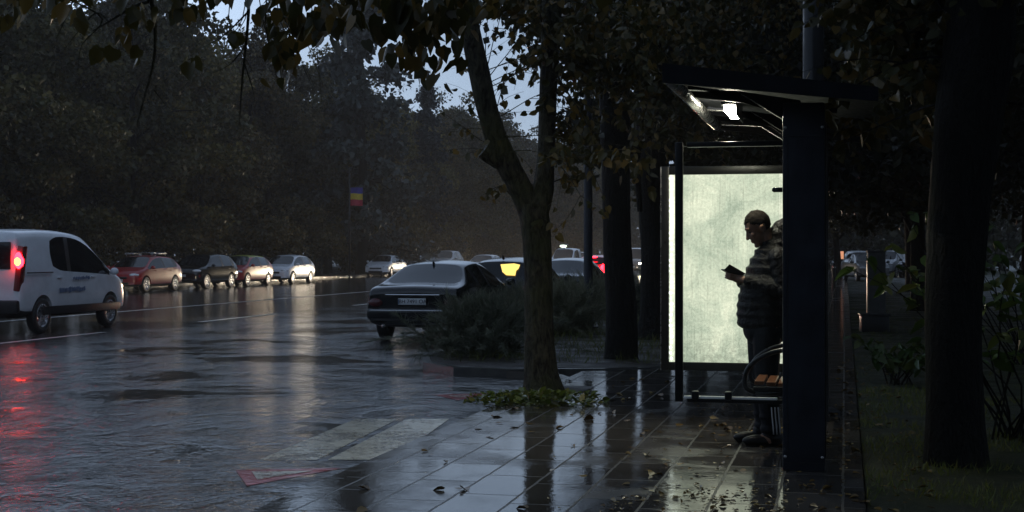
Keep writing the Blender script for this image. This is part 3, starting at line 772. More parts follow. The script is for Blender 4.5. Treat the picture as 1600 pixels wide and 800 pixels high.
def plume_bush(label, loc, rad, h, n, seed, bow=1.0):
    gg = np.random.default_rng(seed); P = []; D = []; S = []
    loc = Vector(loc)
    root = thing('feathery_bush', label, 'shrub', loc)
    stems = MB(); rd = random.Random(seed)
    for i in range(190):
        a = rd.uniform(0, 6.283); tilt = abs(rd.gauss(0, .60)); L = h * rd.uniform(.7, 1.15) / max(.55, math.cos(min(tilt, 1.1)))
        d = Vector((math.cos(a) * math.sin(tilt), math.sin(a) * math.sin(tilt), math.cos(tilt)))
        b = Vector((rd.gauss(0, .22 * rad), rd.gauss(0, .22 * rad), 0)); pts = [b]; q = b.copy()
        for k2 in range(6):
            d = (d + Vector((0, 0, -.10 * bow)) + Vector((rd.gauss(0, .05), rd.gauss(0, .05), 0))).normalized(); q = q + d * L / 6
            if q.z < .03: q.z = .03
            pts.append(q.copy())
            m = int(n / 420) + 1
            for j in range(m):
                f = rd.random(); c = pts[-2].lerp(pts[-1], f)
                dd = (d * 1.0 + Vector((rd.gauss(0, .42), rd.gauss(0, .42), rd.gauss(0, .35))))
                P.append(tuple(c)); D.append(tuple(dd)); S.append(rd.uniform(.07, .20))
        stems.tube(pts, [.004, .004, .003, .003, .002, .002, .0015], 3, cap=False)
    stems.build('stems', M['plume'], root)
    N = rdir(gg, len(P))
    link_mesh('foliage', leaf_mesh('foliage', P, D, N, S, BLADE, BLA_F, .06), M['plume'], root)
    return root
def gp(px, py, z=0.0):
    Y = (CAMH - z) * F / (py - HZ); t = ty(px, Y); return W(t, S_of(Y, t), z)
plume_bush('feathery grey-green bush at the corner of the strip in front of the black saloon', gp(754, 553), 1.10, .82, 14000, 1, 1.3)
plume_bush('dark feathery bush behind the forked linden, beside the bare pole', gp(880, 520), 1.05, .95, 8000, 2)
plume_bush('smaller dark feathery bush between the two kerb trunks', gp(925, 496), .8, 1.0, 5000, 3)
plume_bush('dark feathery bush half hidden by the lit panel', gp(1003, 492), .6, 1.0, 4000, 4)
plume_bush('dark feathery bush beside the bonnet of the black saloon', gp(806, 512), .8, .8, 5000, 6)

# weeds round the linden foot
gg = random.Random(77); P = []; D = []; S = []
c0 = gp(846, 628)
for i in range(520):
    a = gg.uniform(0, 6.283); r = .56 * gg.random() ** .6
    P.append(tuple(c0 + Vector((math.cos(a) * r * 1.25 - .04, math.sin(a) * r * 1.0, gg.uniform(-.02, .13 * (1 - r)))))); D.append((math.cos(a) + gg.gauss(0, .5), math.sin(a) + gg.gauss(0, .5), gg.uniform(-.1, .8))); S.append(gg.uniform(.03, .085))
wd = link_mesh('weed_patch', leaf_mesh('weed_patch', P, D, np.tile([0, 0, 1.0], (len(P), 1)) + rdir(np.random.default_rng(2), len(P)) * .5, S, LINDEN, LIND_F), M['weed'])
tag(wd, 'low green weeds round the foot of the forked linden', 'weeds', kind='stuff')
pit = sheet('tree_pit', [(-3.24, 15.5), (-2.75, 15.5), (-2.72, 16.25), (-3.24, 16.25)], .008, M['soil'])

def leafy_shrub(name, label, loc, sticks, leaf, seed, spread=.8, h=1.2):
    rd = random.Random(seed); root = thing(name, label, 'shrub', loc); st = MB(); P = []; D = []; S = []
    for i in range(sticks):
        a = rd.uniform(0, 6.283); d = Vector((math.cos(a) * spread, math.sin(a) * spread, 1.2)).normalized(); q = Vector((rd.gauss(0, .08), rd.gauss(0, .08), 0)); pts = [q.copy()]
        for k2 in range(7):
            d = (d + Vector((rd.gauss(0, .12), rd.gauss(0, .12), -.10))).normalized(); q = q + d * h / 6; pts.append(q.copy())
            if k2 > 1:
                for j in range(2): P.append(tuple(q)); D.append((rd.gauss(0, .8), rd.gauss(0, .8), -.45 + rd.gauss(0, .4))); S.append(leaf * rd.uniform(.5, 1.2))
        st.tube(pts, [.010 - .001 * i2 for i2 in range(8)], 5, cap=False)
    st.build('stems', M['dbark'], root)
    N = rdir(np.random.default_rng(seed), len(P)) * .7; N[:, 2] += .8
    link_mesh('foliage', leaf_mesh('foliage', P, D, N, S, LINDEN, LIND_F, .75), M['bigleaf'], root); return root
def gl(px, Y, z=-.02):
    t = ty(px, Y); return W(t, S_of(Y, t), z)
leafy_shrub('broad_leaved_shrub', 'broad-leaved green shrub right of the big black trunk', gl(1590, 12.0), 22, .15, 5, .7, 1.7)
leafy_shrub('broad_leaved_shrub', 'drooping broad-leaved shrub between the grey pillar and the big black trunk', gl(1400, 17.0), 14, .15, 6, .9, .62)
leafy_shrub('broad_leaved_shrub', 'tall dim broad-leaved shrub at the right edge behind the nearer one', gl(1600, 20.0), 22, .18, 7, .8, 2.2)

# fallen leaves and specks on the wet slabs
gg = random.Random(12); P = []; D = []; S = []; N = []
def drop(t, s, size):
    P.append(tuple(W(t, s, .006))); a = gg.uniform(0, 6.283); D.append((math.cos(a), math.sin(a), gg.uniform(-.02, .06))); N.append((gg.gauss(0, .15), gg.gauss(0, .15), 1)); S.append(size)
for i in range(420): drop(gg.uniform(-1.4, .1), gg.uniform(7.8, 15), gg.uniform(.012, .05))
for i in range(160): drop(gg.gauss(-.75, .35), gg.gauss(8.9, .35), gg.uniform(.012, .045))
for i in range(110): drop(gg.uniform(KT, 0), gg.uniform(7.5, 18), gg.uniform(.03, .09))
for i in range(260): drop(gg.uniform(-.1, .6), gg.uniform(7.5, 22), gg.uniform(.02, .07))
P = [(p[0], p[1], p[2]) for p in P]
tag(link_mesh('leaf_litter', leaf_mesh('leaf_litter', P, D, N, S, LINDEN, LIND_F), M['litter']), 'fallen leaves and bits scattered over the wet paving', 'leaf litter', kind='stuff')
#MORE
# ------------------------------------------------------------------ vehicles
def smoothstep(a, b, x):
    f = max(0, min(1, (x - a) / (b - a))); return f * f * (3 - 2 * f)
# stations, rear to front: y, sill z, belt z, top z, half width at belt, half width at top, flag of the interval that follows
# flags: '' painted, 'R' rear window, 'S' side window only, 'W' windscreen, 'P' pillar
SEDAN = dict(L=4.82, wb=2.85, wr=.32, ax=(-1.47, 1.40), st=[
    (-2.395, .34, .60, .66, .78, .62, ''), (-2.42, .30, .80, .86, .84, .68, ''), (-2.385, .26, .94, 1.005, .87, .70, ''), (-1.78, .22, .96, 1.035, .90, .66, 'R'),
    (-.98, .20, .97, 1.385, .91, .56, 'P'), (-.86, .20, .97, 1.405, .91, .57, 'S'), (-.22, .20, .96, 1.45, .91, .58, 'P'), (-.12, .20, .96, 1.45, .91, .58, 'S'), (.42, .20, .95, 1.415, .91, .56, 'W'),
    (1.22, .21, .93, 1.00, .90, .70, ''), (1.85, .22, .84, .90, .88, .66, ''), (2.25, .24, .70, .76, .82, .60, ''), (2.40, .30, .56, .60, .70, .50, '')])
HATCH = dict(L=4.12, wb=2.55, wr=.315, ax=(-1.28, 1.27), st=[
    (-2.04, .36, .62, .70, .72, .62, ''), (-2.03, .30, .86, .95, .80, .66, ''), (-1.94, .26, .98, 1.05, .84, .68, 'R'),
    (-1.62, .22, 1.00, 1.40, .86, .56, 'P'), (-1.28, .20, .99, 1.45, .87, .57, 'S'), (-.42, .20, .97, 1.49, .88, .58, 'P'), (-.32, .20, .97, 1.49, .88, .58, 'S'), (.32, .20, .95, 1.44, .88, .57, 'W'),
    (1.12, .21, .93, 1.00, .87, .70, ''), (1.62, .22, .86, .92, .85, .64, ''), (1.93, .24, .72, .79, .78, .58, ''), (2.06, .30, .56, .61, .66, .48, '')])
SUV = dict(L=4.35, wb=2.66, wr=.355, ax=(-1.33, 1.33), st=[
    (-2.15, .42, .72, .80, .76, .66, ''), (-2.14, .36, .98, 1.05, .84, .70, ''), (-2.08, .32, 1.07, 1.13, .88, .70, 'R'),
    (-1.80, .28, 1.08, 1.58, .90, .60, 'P'), (-1.45, .27, 1.08, 1.65, .90, .61, 'S'), (-.48, .27, 1.06, 1.68, .90, .62, 'P'), (-.38, .27, 1.06, 1.68, .90, .62, 'S'), (.28, .27, 1.05, 1.62, .90, .60, 'W'),
    (1.08, .28, 1.04, 1.12, .90, .74, ''), (1.70, .29, 1.00, 1.06, .88, .70, ''), (2.02, .32, .88, .94, .83, .64, ''), (2.17, .38, .64, .68, .70, .52, '')])
VAN = dict(L=4.42, wb=2.72, wr=.33, ax=(-1.40, 1.36), st=[
    (-2.21, .40, .75, .85, .80, .74, ''), (-2.20, .34, 1.12, 1.70, .86, .70, ''), (-2.12, .30, 1.17, 1.90, .88, .70, ''),
    (-1.95, .28, 1.18, 1.93, .89, .71, ''), (-1.05, .27, 1.17, 1.96, .90, .72, 'S'), (-.42, .27, 1.15, 1.95, .90, .72, 'P'), (-.30, .27, 1.14, 1.945, .90, .72, 'S'), (.46, .27, 1.11, 1.89, .90, .70, 'W'),
    (1.50, .28, 1.06, 1.14, .89, .74, ''), (1.86, .29, 1.00, 1.06, .88, .70, ''), (2.12, .31, .84, .90, .83, .62, ''), (2.21, .38, .60, .66, .68, .50, '')])

def car_shell(sp):
    st = sp['st']; rings = []
    for (y, zl, zb, zt, w, wt_, fl) in st:
        dz = zt - zb; thick = min(1, max(0, (dz - .10) / .25))
        zs = zl + (zb - zl) * .45
        r = [(0, zl), (w * .84, zl), (w * .97, zl + (zb - zl) * .16), (w * 1.015, zs), (w * .975, zb)]
        wtop = w * .93 * (1 - thick) + (wt_ + .045) * thick
        r.append((wtop, zb + dz * (.55 + .30 * thick)))
        r.append((w * .86 * (1 - thick) + wt_ * thick, zb + dz * (.80 + .15 * thick)))
        r.append((wt_ * .66, zt)); r.append((0, zt + .018))
        rings.append([(x, y, z) for x, z in r] + [(-x, y, z) for x, z in reversed(r[1:-1])])
    n = 16; v = [p for r in rings for p in r]; f = []; mi = []
    for i in range(len(st) - 1):
        fl = st[i][6]
        for j in range(n):
            j2 = (j + 1) % n; f.append((i * n + j, i * n + j2, (i + 1) * n + j2, (i + 1) * n + j))
            jj = j if j < 8 else 15 - j
            m = 0
            if fl == 'S' and jj == 4: m = 1
            elif fl == 'W' and jj in (4, 6, 7): m = 1
            elif fl == 'R' and jj in (6, 7): m = 1
            elif fl == 'R' and jj == 4 and sp['L'] > 4.3 and sp is SEDAN: m = 1
            elif fl == 'P' and jj == 4: m = 2
            elif jj in (0, 1): m = 2
            mi.append(m)
    for (o, rev) in ((0, False), ((len(st) - 1) * n, True)):
        for j in range(8):
            a, b = o + j, o + j + 1; c, d = o + (n - j - 1) % n, o + (n - j) % n
            q = [a, b, c, d] if j not in (0, 7) else ([a, b, c] if j == 0 else [a, b, d])
            q = list(dict.fromkeys(q)); f.append(tuple(q)); mi.append(0)
    me = bpy.data.meshes.new('shell'); me.from_pydata(v, [], f); me.polygons.foreach_set('material_index', mi)
    bm = bmesh.new(); bm.from_mesh(me); bmesh.ops.recalc_face_normals(bm, faces=bm.faces[:])
    cr = bm.edges.layers.float.new('crease_edge')
    for e in bm.edges:
        ys = [x.co.y for x in e.verts]
        if abs(ys[0] - ys[1]) < 1e-6 and (ys[0] in (st[0][0], st[-1][0]) or ys[0] == st[1][0]): e[cr] = .55
        ms = {x.material_index for x in e.link_faces}
        if len(ms) > 1: e[cr] = max(e[cr], .75)
    bm.to_mesh(me); bm.free()
    me = evaluated(me, [('SUBSURF', dict(levels=2, render_levels=2))], 'shell')
    cut = MB()
    for ay in sp['ax']:
        for sx in (-1, 1):
            pr = [(0.0001, sx * .55), (sp['wr'] * 1.17, sx * .55), (sp['wr'] * 1.17, sx * 1.3), (0.0001, sx * 1.3)]
            cut.lathe(pr, n=28, c=(0, ay, sp['wr'] * 1.02))
    cm = cut.mesh('cut'); cm.materials.append(M['black'])
    b2 = bmesh.new(); b2.from_mesh(cm); bmesh.ops.remove_doubles(b2, verts=b2.verts[:], dist=.001); bmesh.ops.recalc_face_normals(b2, faces=b2.faces[:]); b2.to_mesh(cm); b2.free()
    for i in range(3): me.materials.append(M['black'])
    me = evaluated(me, [('BOOLEAN', dict(operation='DIFFERENCE', solver='EXACT', cutter=cm))], 'shell')
    return me
SHELLS = {}
WHEELS = {}
def wheel_meshes(r):
    if r in WHEELS: return WHEELS[r]
    t = MB(); t.lathe([(r * .62, -.09), (r * .88, -.10), (r * .98, -.085), (r, -.04), (r, .04), (r * .98, .085), (r * .88, .10), (r * .62, .09), (r * .62, -.09)], n=28)
    tm = t.mesh('wheel')
    q = MB(); q.lathe([(r * .67, .06), (r * .66, .095), (r * .60, .095), (r * .58, .05), (.001, .03)], n=28)
    q.lathe([(r * .14, .02), (r * .14, .09), (r * .05, .10), (.001, .10)], n=14)
    for i in range(5):
        a = 2 * PI * i / 5; Mx = Matrix.Rotation(a, 3, 'X')
        q.box(Mx @ Vector((.070, 0, r * .34)), (.035, r * .17, r * .60), Mx, .008)
    rm = q.mesh('rim')
    for m, mt in ((tm, M['tyre']), (rm, M['rim'])):
        m.materials.append(mt); m.polygons.foreach_set('use_smooth', [True] * len(m.polygons))
        bm = bmesh.new(); bm.from_mesh(m); bmesh.ops.recalc_face_normals(bm, faces=bm.faces[:]); bm.to_mesh(m); bm.free()
    WHEELS[r] = (tm, rm); return WHEELS[r]
def make_car(kind, name, label, cat, loc, rz, col, group=None, head=None, tail=None, sx=1.0, sz=1.0, plate=None, extra=None, roof=None, beam=0.0, front_plate=True):
    key = id(kind)
    if key not in SHELLS: SHELLS[key] = car_shell(kind)
    root = thing(name, label, cat, loc, rz, group); root.scale = (sx, sx, sz)
    src = SHELLS[key]
    for nm, idx, mats in (('body', (0, 2), [col, col, M['black']]), ('windows', (1,), [M['glass']] * 3)):
        bm = bmesh.new(); bm.from_mesh(src)
        bmesh.ops.delete(bm, geom=[f for f in bm.faces if f.material_index not in idx], context='FACES')
        if roof and nm == 'body':
            for f in bm.faces:
                if f.calc_center_median().z > kind['st'][4][3] - .07 and f.normal.z > .45: f.material_index = 1
        for f in bm.faces: f.smooth = True
        for e in bm.edges:
            if len(e.link_faces) == 2 and e.calc_face_angle(0) > R(38): e.smooth = False
        me = bpy.data.meshes.new(nm); bm.to_mesh(me); bm.free()
        if roof and nm == 'body': mats = [col, roof, M['black']]
        link_mesh(nm, me, mats, root)
    tm, rm = wheel_meshes(kind['wr'])
    hw = kind['st'][6][4]
    for ay in kind['ax']:
        for s in (-1, 1):
            w = bpy.data.objects.new('wheel', tm); COL.objects.link(w); w.parent = root; w.location = (s * (hw - .11), ay, kind['wr']); w.rotation_euler = (0, 0, 0 if s > 0 else PI)
            r_ = bpy.data.objects.new('rim', rm); COL.objects.link(r_); r_.parent = w
    st = kind['st']; fy = st[-1][0]; ry = st[0][0]; fz = st[-2][2]; rz_ = st[1][2]
    fw = st[-2][4]; rw = st[1][4]
    for s in (-1, 1):
        tilt = Matrix.Rotation(s * -.55, 3, 'Z') @ Matrix.Rotation(-.25, 3, 'X')
        MB().ell((s * (fw - .14), fy - .17, fz - .02), (.20, .085, .075), tilt, 16, 10).build('headlight', head or M['head_off'], root, smooth=True)
        if kind is VAN:
            pass
        else:
            hgt = .10 if kind is SEDAN else .17
            MB().ell((s * (rw - .11), ry + .045, rz_ - .10), (.17, .10, hgt), Matrix.Rotation(s * .35, 3, 'Z'), 16, 10).build('tail_light', tail or M['tail_off'], root, smooth=True)
        cy_ = st[9][0] - .18 if len(st) > 12 else st[8][0] - .18
        MB().ell((s * (hw + .10), cy_, st[8][2] + .07), (.10, .06, .075), None, 12, 8).tube([(s * (hw - .02), cy_, st[8][2] + .03), (s * (hw + .08), cy_, st[8][2] + .05)], .02, 6).build('mirror', [col], root, smooth=True)
        hb = MB()
        for hy in ((st[4][0] + st[6][0]) / 2 - .1, (st[7][0]) + .12): hb.box((s * (hw + .005), hy, st[6][2] - .10), (.03, .16, .025), None, .008)
        hb.build('door_handle', col, root, ang=40)
    zc = st[-2][1]
    g_ = MB(); g_.box((0, fy - .05, fz - .13), (fw * 1.05, .10, .10), None, .02); g_.box((0, fy - .035, zc + .11), (fw * 1.25, .12, .12), None, .02)
    g_.build('grille', M['black'], root, ang=40)
    if front_plate: MB().box((0, fy + .012, fz - .24), (.50, .02, .11)).build('number_plate', M['plate'], root)
    if kind is not SEDAN and kind is not VAN:
        MB().box((0, ry - .005, zc + .17), (rw * 1.9, .10, .16), None, .04).build('rear_bumper', M['black'], root, ang=40)
        MB().box((0, ry - .022, rz_ - .14), (.50, .03, .11)).build('number_plate', M['plate'], root)
    if beam:
        for s in (-1, 1):
            ld = bpy.data.lights.new('headlight_beam', 'SPOT'); ld.energy = beam; ld.spot_size = R(70); ld.spot_blend = .9; ld.color = (1.0, .82, .58); ld.shadow_soft_size = .07
            lo = bpy.data.objects.new('headlight_beam', ld); COL.objects.link(lo); lo.parent = root; lo.location = (s * (fw - .12), fy + .10, fz); lo.rotation_euler = (R(86), 0, 0)
    if extra: extra(root, kind)
    return root
def car_at(px, t, dist_to=0.0, z=ROAD_Z):
    """ground point of the lane t seen in column px"""
    Y = CT * t * F / (px - VPX) / 1.0
    Y = t * F / (CT * (px - VPX)); return W(t, S_of(Y, t), z), Y
AWAY, TOW = -TH, PI - TH
P_WHITE = paint('white_car_paint', (.78, .80, .84)); P_RED = paint('dark_red_car_paint', (.36, .018, .022)); P_BLACK = paint('black_car_paint', (.004, .005, .007), .12, .3)
P_NAVY = paint('navy_car_paint', (.008, .011, .024), .14, .3); P_GREY = paint('grey_car_paint', (.16, .16, .165)); P_YELL = paint('yellow_green_roof_paint', (.40, .42, .07))
P_SILV = paint('silver_car_paint', (.42, .43, .45)); P_BRED = paint('bright_red_car_paint', (.80, .012, .02))

def facing(kind, px, t, shift=0.0):      # centre of a car facing us whose nearest front wheel stands in column px
    hw = kind['st'][6][4]; tw = t + hw - .1
    Y = tw * F / (CT * (px - VPX)); s = S_of(Y, tw) + kind['ax'][1]
    return W(t, s, ROAD_Z)
def roof_bars(root, kind):
    for s in (-1, 1):
        MB().tube([(s * .56, -1.1, 1.56), (s * .56, .35, 1.55)], .022, 6).tube([(s * .56, -.95, 1.46), (s * .56, -.95, 1.56)], .02, 5).tube([(s * .56, .2, 1.44), (s * .56, .2, 1.55)], .02, 5).build('roof_bar', M['grey_metal'], root, smooth=True)
    for y in (-.8, .1): MB().box((0, y, 1.60), (1.25, .09, .035), None, .012).build('roof_crossbar', M['grey_metal'], root, ang=40)
TP = -28.5
make_car(HATCH, 'parked_car', 'dark red hatchback with roof rack bars, nearest of the parked row by the wood', 'car', facing(HATCH, 226, TP), TOW, P_RED, 'cars parked across the road', sx=1.03, extra=roof_bars)
make_car(SUV, 'parked_car', 'black parked car between the two dark red ones', 'car', facing(SUV, 321, TP), TOW, P_BLACK, 'cars parked across the road', sz=.93)
make_car(HATCH, 'parked_car', 'dark red hatchback with a yellow-green roof beside the white one', 'car', facing(HATCH, 385, TP), TOW, P_RED, 'cars parked across the road', roof=P_YELL)
make_car(HATCH, 'parked_car', 'white hatchback at the far end of the row of four parked cars', 'car', facing(HATCH, 456, TP), TOW, P_WHITE, 'cars parked across the road')
make_car(SEDAN, 'parked_car', 'white car standing alone under the flag banner', 'car', facing(SEDAN, 611, -30.2), TOW, P_WHITE, 'cars parked across the road', sx=.94)
make_car(HATCH, 'parked_car', 'dark hatchback just behind the lone white car, left of the silver four-by-four', 'car', facing(HATCH, 656, -30.0), TOW, P_GREY, 'cars parked across the road')
make_car(SUV, 'parked_car', 'silver four-by-four seen above the roof of the black saloon', 'car', facing(SUV, 706, -30.2), TOW, P_SILV, 'cars parked across the road', sz=1.06)

make_car(HATCH, 'oncoming_car', 'oncoming pale car just above the navy car roof', 'car', W(-22.2, S_of(93, -22.2), ROAD_Z), TOW, P_SILV, 'oncoming traffic', head=M['head_on'], beam=950)
make_car(VAN, 'oncoming_van', 'oncoming white van with lit headlights right of the forked trunk', 'van', W(-20.7, S_of(112, -20.7), ROAD_Z), TOW, P_WHITE, head=M['head_on'], beam=950)
make_car(VAN, 'oncoming_van', 'oncoming van with bright headlights between two dark trunks', 'van', W(ty(993, 108), S_of(108, ty(993, 108)), ROAD_Z), TOW, P_GREY, head=M['head_on'], beam=950)
make_car(SUV, 'oncoming_car', 'oncoming car with dazzling headlights hidden beside the forked trunk', 'car', W(-21.8, S_of(124, -21.8), ROAD_Z), TOW, P_GREY, head=M['head_on'], beam=950)

# near saloon with plate
def text_mesh(body, size, depth=.002):
    cu = bpy.data.curves.new('text', 'FONT'); cu.body = body; cu.size = size; cu.align_x = 'CENTER'; cu.align_y = 'CENTER'; cu.extrude = depth
    o = bpy.data.objects.new('temporary_text', cu); COL.objects.link(o)
    dg = bpy.context.evaluated_depsgraph_get(); dg.update()
    me = bpy.data.meshes.new_from_object(o.evaluated_get(dg)); bpy.data.objects.remove(o); bpy.data.curves.remove(cu)
    me.materials.clear(); return me
def saloon_detail(root, kind):
    ry = -2.425
    MB().box((0, ry - .01, .845), (1.02, .03, .022), None, .008).build('boot_trim', M['chrome'], root, ang=40)
    bp = MB()
    bp.box((0, ry + .07, .50), (1.70, .30, .22), None, .07)
    bp.build('rear_bumper', P_BLACK, root, ang=40)
    MB().box((0, ry - .081, .565), (1.56, .012, .018), None, .005).build('bumper_trim', M['chrome'], root, ang=40)
    MB().box((0, ry - .080, .40), (1.5, .012, .035), None, .005).build('bumper_strip', M['black'], root, ang=40)
    pl = MB().box((0, ry - .030, .725), (.52, .03, .115), None, .008).build('number_plate', M['plate'], root, ang=40)
    t = link_mesh('plate_lettering', text_mesh('BH 7491 OA', .098), M['ink'], pl); t.rotation_euler = (PI / 2, 0, 0); t.location = (.015, ry - .0475, .725)
    MB().box((-.245, ry - .0465, .725), (.02, .003, .09)).build('plate_band', M['blue_ink'], pl)
    MB().tube([(0, -1.02, 1.39), (0, -1.07, 1.45)], [.03, .008], 8).build('aerial', M['black'], root, smooth=True)
    MB().tube([(-.55, ry + .10, .29), (-.55, ry - .03, .28)], .035, 10).build('exhaust', M['grey_metal'], root, smooth=True)
sd_t = -7.56
make_car(SEDAN, 'saloon_car', 'black saloon parked at the kerb with a chrome boot trim and white number plate', 'car', W(sd_t, S_of(26.4, sd_t) + 2.42, ROAD_Z), AWAY, P_BLACK, tail=simple('dark_red_tail_glass', (.07, .005, .006), .15, var=.1, coat=.4), extra=saloon_detail, front_plate=False)
def headlight_glow_patch(root, kind):  # glowing patch on the glass, standing in for headlights seen through it
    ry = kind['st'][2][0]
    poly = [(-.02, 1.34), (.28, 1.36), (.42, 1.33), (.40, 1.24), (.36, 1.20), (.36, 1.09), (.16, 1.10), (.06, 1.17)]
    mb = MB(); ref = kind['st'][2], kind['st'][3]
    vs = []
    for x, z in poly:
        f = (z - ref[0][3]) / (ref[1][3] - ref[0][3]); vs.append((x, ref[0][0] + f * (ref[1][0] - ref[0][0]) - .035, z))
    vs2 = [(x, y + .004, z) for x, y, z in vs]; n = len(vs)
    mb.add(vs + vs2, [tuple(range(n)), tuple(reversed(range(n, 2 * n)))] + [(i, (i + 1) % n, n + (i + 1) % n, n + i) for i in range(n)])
    mb.build('rear_window_glow_patch', M['glass_glow'], root)
    MB().tube([(0, -1.5, 1.46), (0, -1.58, 1.55)], [.03, .008], 8).build('aerial', M['black'], root, smooth=True)
make_car(HATCH, 'parked_car', 'navy hatchback ahead of the black saloon with a painted yellow glow on its rear window', 'car', W(-7.55, S_of(32.9, -7.55) + 2.05, ROAD_Z), AWAY, P_NAVY, sx=1.03, extra=headlight_glow_patch)
make_car(SEDAN, 'parked_car', 'dark car with a rounded roof between the forked trunk and the bare pole', 'car', W(-7.55, S_of(39.6, -7.55) + 2.2, ROAD_Z), AWAY, P_NAVY, sx=.95)
def brake_lamps(root, kind):
    MB().box((0, -1.86, 1.40), (.42, .05, .05), None, .012).build('high_brake_lamp', M['tail_on'], root, ang=40)
    for s in (-1, 1): MB().ell((s * .60, -2.03, .93), (.20, .10, .16), None, 14, 10).build('brake_lamp', M['tail_on'], root, smooth=True)
make_car(HATCH, 'red_car', 'bright red car with lit tail lamps behind the bare pole', 'car', W(-11.4, S_of(70, -11.4), ROAD_Z), AWAY, P_BRED, tail=M['tail_on'], extra=brake_lamps)

# white van
def van_detail(root, kind):
    ry = kind['st'][1][0]
    for s in (-1, 1):
        tl = MB().box((s * .835, ry + .065, 1.22), (.13, .17, .85), Matrix.Rotation(s * .12, 3, 'Y'), .03).build('tail_light', M['tail_off'], root, ang=40)
        MB().ell((s * .845, ry + .00, 1.37), (.085, .11, .16), None, 14, 10).build('lit_lamp', M['tail_on'], tl, smooth=True)
        MB().ell((s * .86, ry - .065, 1.35), (.055, .10, .075), None, 12, 8).build('bulb', M['tail_core'], tl, smooth=True)
        MB().box((s * .38, ry - .01, 1.46), (.58, .03, .50), None, .06).build('rear_window', M['glass'], root, ang=40)
        MB().box((s * .896, .15, .42), (.04, 3.2, .16), None, .02).build('sill_trim', M['black'], root, ang=40)
        MB().box((s * .918, -1.55, 1.14), (.02, .95, .022), None, .004).build('slide_rail', M['black'], root, ang=40)
        sm = MB()
        for (y0, z0, w, h) in ((.02, 1.02, .62, .07), (-.35, .80, .95, .11)):
            r_ = random.Random(int(y0 * 100) + 7); y = y0 - w / 2
            while y < y0 + w / 2:
                ww = r_.uniform(.04, .085); sm.box((s * .928, y + ww / 2, z0 + r_.uniform(-.01, .01)), (.006, ww, h * r_.uniform(.6, 1.0)), Matrix.Rotation(.25, 3, 'X'), .002); y += ww + .018
        sm.build('lettering', M['blue_ink'], root)
    MB().box((0, ry - .02, .52), (1.70, .14, .24), None, .05).build('rear_bumper', M['black'], root, ang=40)
    MB().box((0, ry - .02, .86), (.52, .03, .115)).build('number_plate', M['plate'], root)
vY = 28.25; vt = -15.55 - .9
van = make_car(VAN, 'delivery_van', 'white delivery van driving away with a lit red tail lamp and faint blue lettering', 'van', W(vt, S_of(28.1, -15.55) + 2.62, ROAD_Z), AWAY, P_WHITE, head=M['head_dim'], extra=van_detail, sx=1.0, sz=1.06, beam=320)

# cars of the park at right, side on or nose on to us
def right_car(kind, label, px, Y, rz, col, **kw):
    t = ty(px, Y); return make_car(kind, 'distant_car', label, 'car', W(t, S_of(Y, t), -.04), rz, col, 'cars beyond the park', **kw)
right_car(SUV, 'white four-by-four left of the grey pillar', 1338, 96, AWAY + .15, P_SILV)
right_car(HATCH, 'grey car partly behind the grey pillar', 1352, 80, TOW + .25, P_GREY, sz=1.05)
right_car(SUV, 'pale car right of the grey pillar', 1388, 92, TOW - .3, P_SILV)
right_car(HATCH, 'dark red car with one small lit lamp near the big black trunk', 1420, 98, TOW - .3, P_RED, head=M['head_on'])
right_car(SUV, 'dark car at the edge of the big black trunk', 1440, 90, TOW - .35, P_NAVY)

# ------------------------------------------------------------------ street furniture
def pole_thing(name, label, cat, loc, h, r0, r1, mat, lamp=None):
    root = thing(name, label, cat, loc)
    MB().tube([(0, 0, -.1), (0, 0, .45), (0, 0, .5), (0, 0, h)], [r0 * 1.35, r0 * 1.35, r0, r1], 16).build('shaft', mat, root, ang=40)
    MB().box((0, 0, .012), (r0 * 4.2, r0 * 4.2, .03), None, .008).build('base_plate', mat, root, ang=40)
    return root
pole_thing('street_pole', 'bare dark pole rising between the forked trunk and the straight trunks', 'pole', W(ty(919, 29), S_of(29, ty(919, 29)), .03), 7.6, .09, .075, M['steel'])
pl = pole_thing('street_lamp', 'dark blue-grey lamp column standing behind the shelter roof', 'street lamp', W(ty(1271, 13.9), S_of(13.9, ty(1271, 13.9)), 0), 7.2, .105, .095, M['frame'])
MB().tube([(0, 0, 7.1), (-.4, .05, 7.5), (-1.3, .1, 7.6)], [.05, .045, .04], 8).box((-1.5, .1, 7.6), (.6, .22, .09), None, .03).build('lamp_head', M['steel'], pl, ang=40)

ft = -31.0; fy_ = ft * F / (CT * (546 - VPX))
fb = thing('flag_pole', 'thin pole with a blue, yellow and red banner at the edge of the wood', 'flag pole', W(ft, S_of(fy_, ft), 0))
MB().tube([(0, 0, -.1), (0, 0, 7.0)], [.07, .05], 8).build('pole', M['black'], fb, smooth=True)
FLAG = [simple('flag_blue', (.045, .035, .24), .6), simple('flag_yellow', (.55, .40, .045), .6), simple('flag_red', (.42, .03, .06), .6)]
mb = MB(); nx, nz = 6, 12
zt, zb_ = 5.70, 4.52
vs = [(.07 + .78 * i / nx, .04 * math.sin(i * 1.3 + j * .25), zt + (zb_ - zt) * j / nz + .02 * math.sin(i)) for j in range(nz + 1) for i in range(nx + 1)]
for j in range(nz):
    for i in range(nx):
        a = j * (nx + 1) + i; mb.add([vs[a], vs[a + 1], vs[a + nx + 2], vs[a + nx + 1]], [(0, 1, 2, 3)], min(2, j // 4))
bo = mb.build('banner', FLAG, fb, smooth=True)
MB().tube([(0, 0, zt), (.88, 0, zt + .01)], .018, 6).build('arm', M['black'], fb, smooth=True)

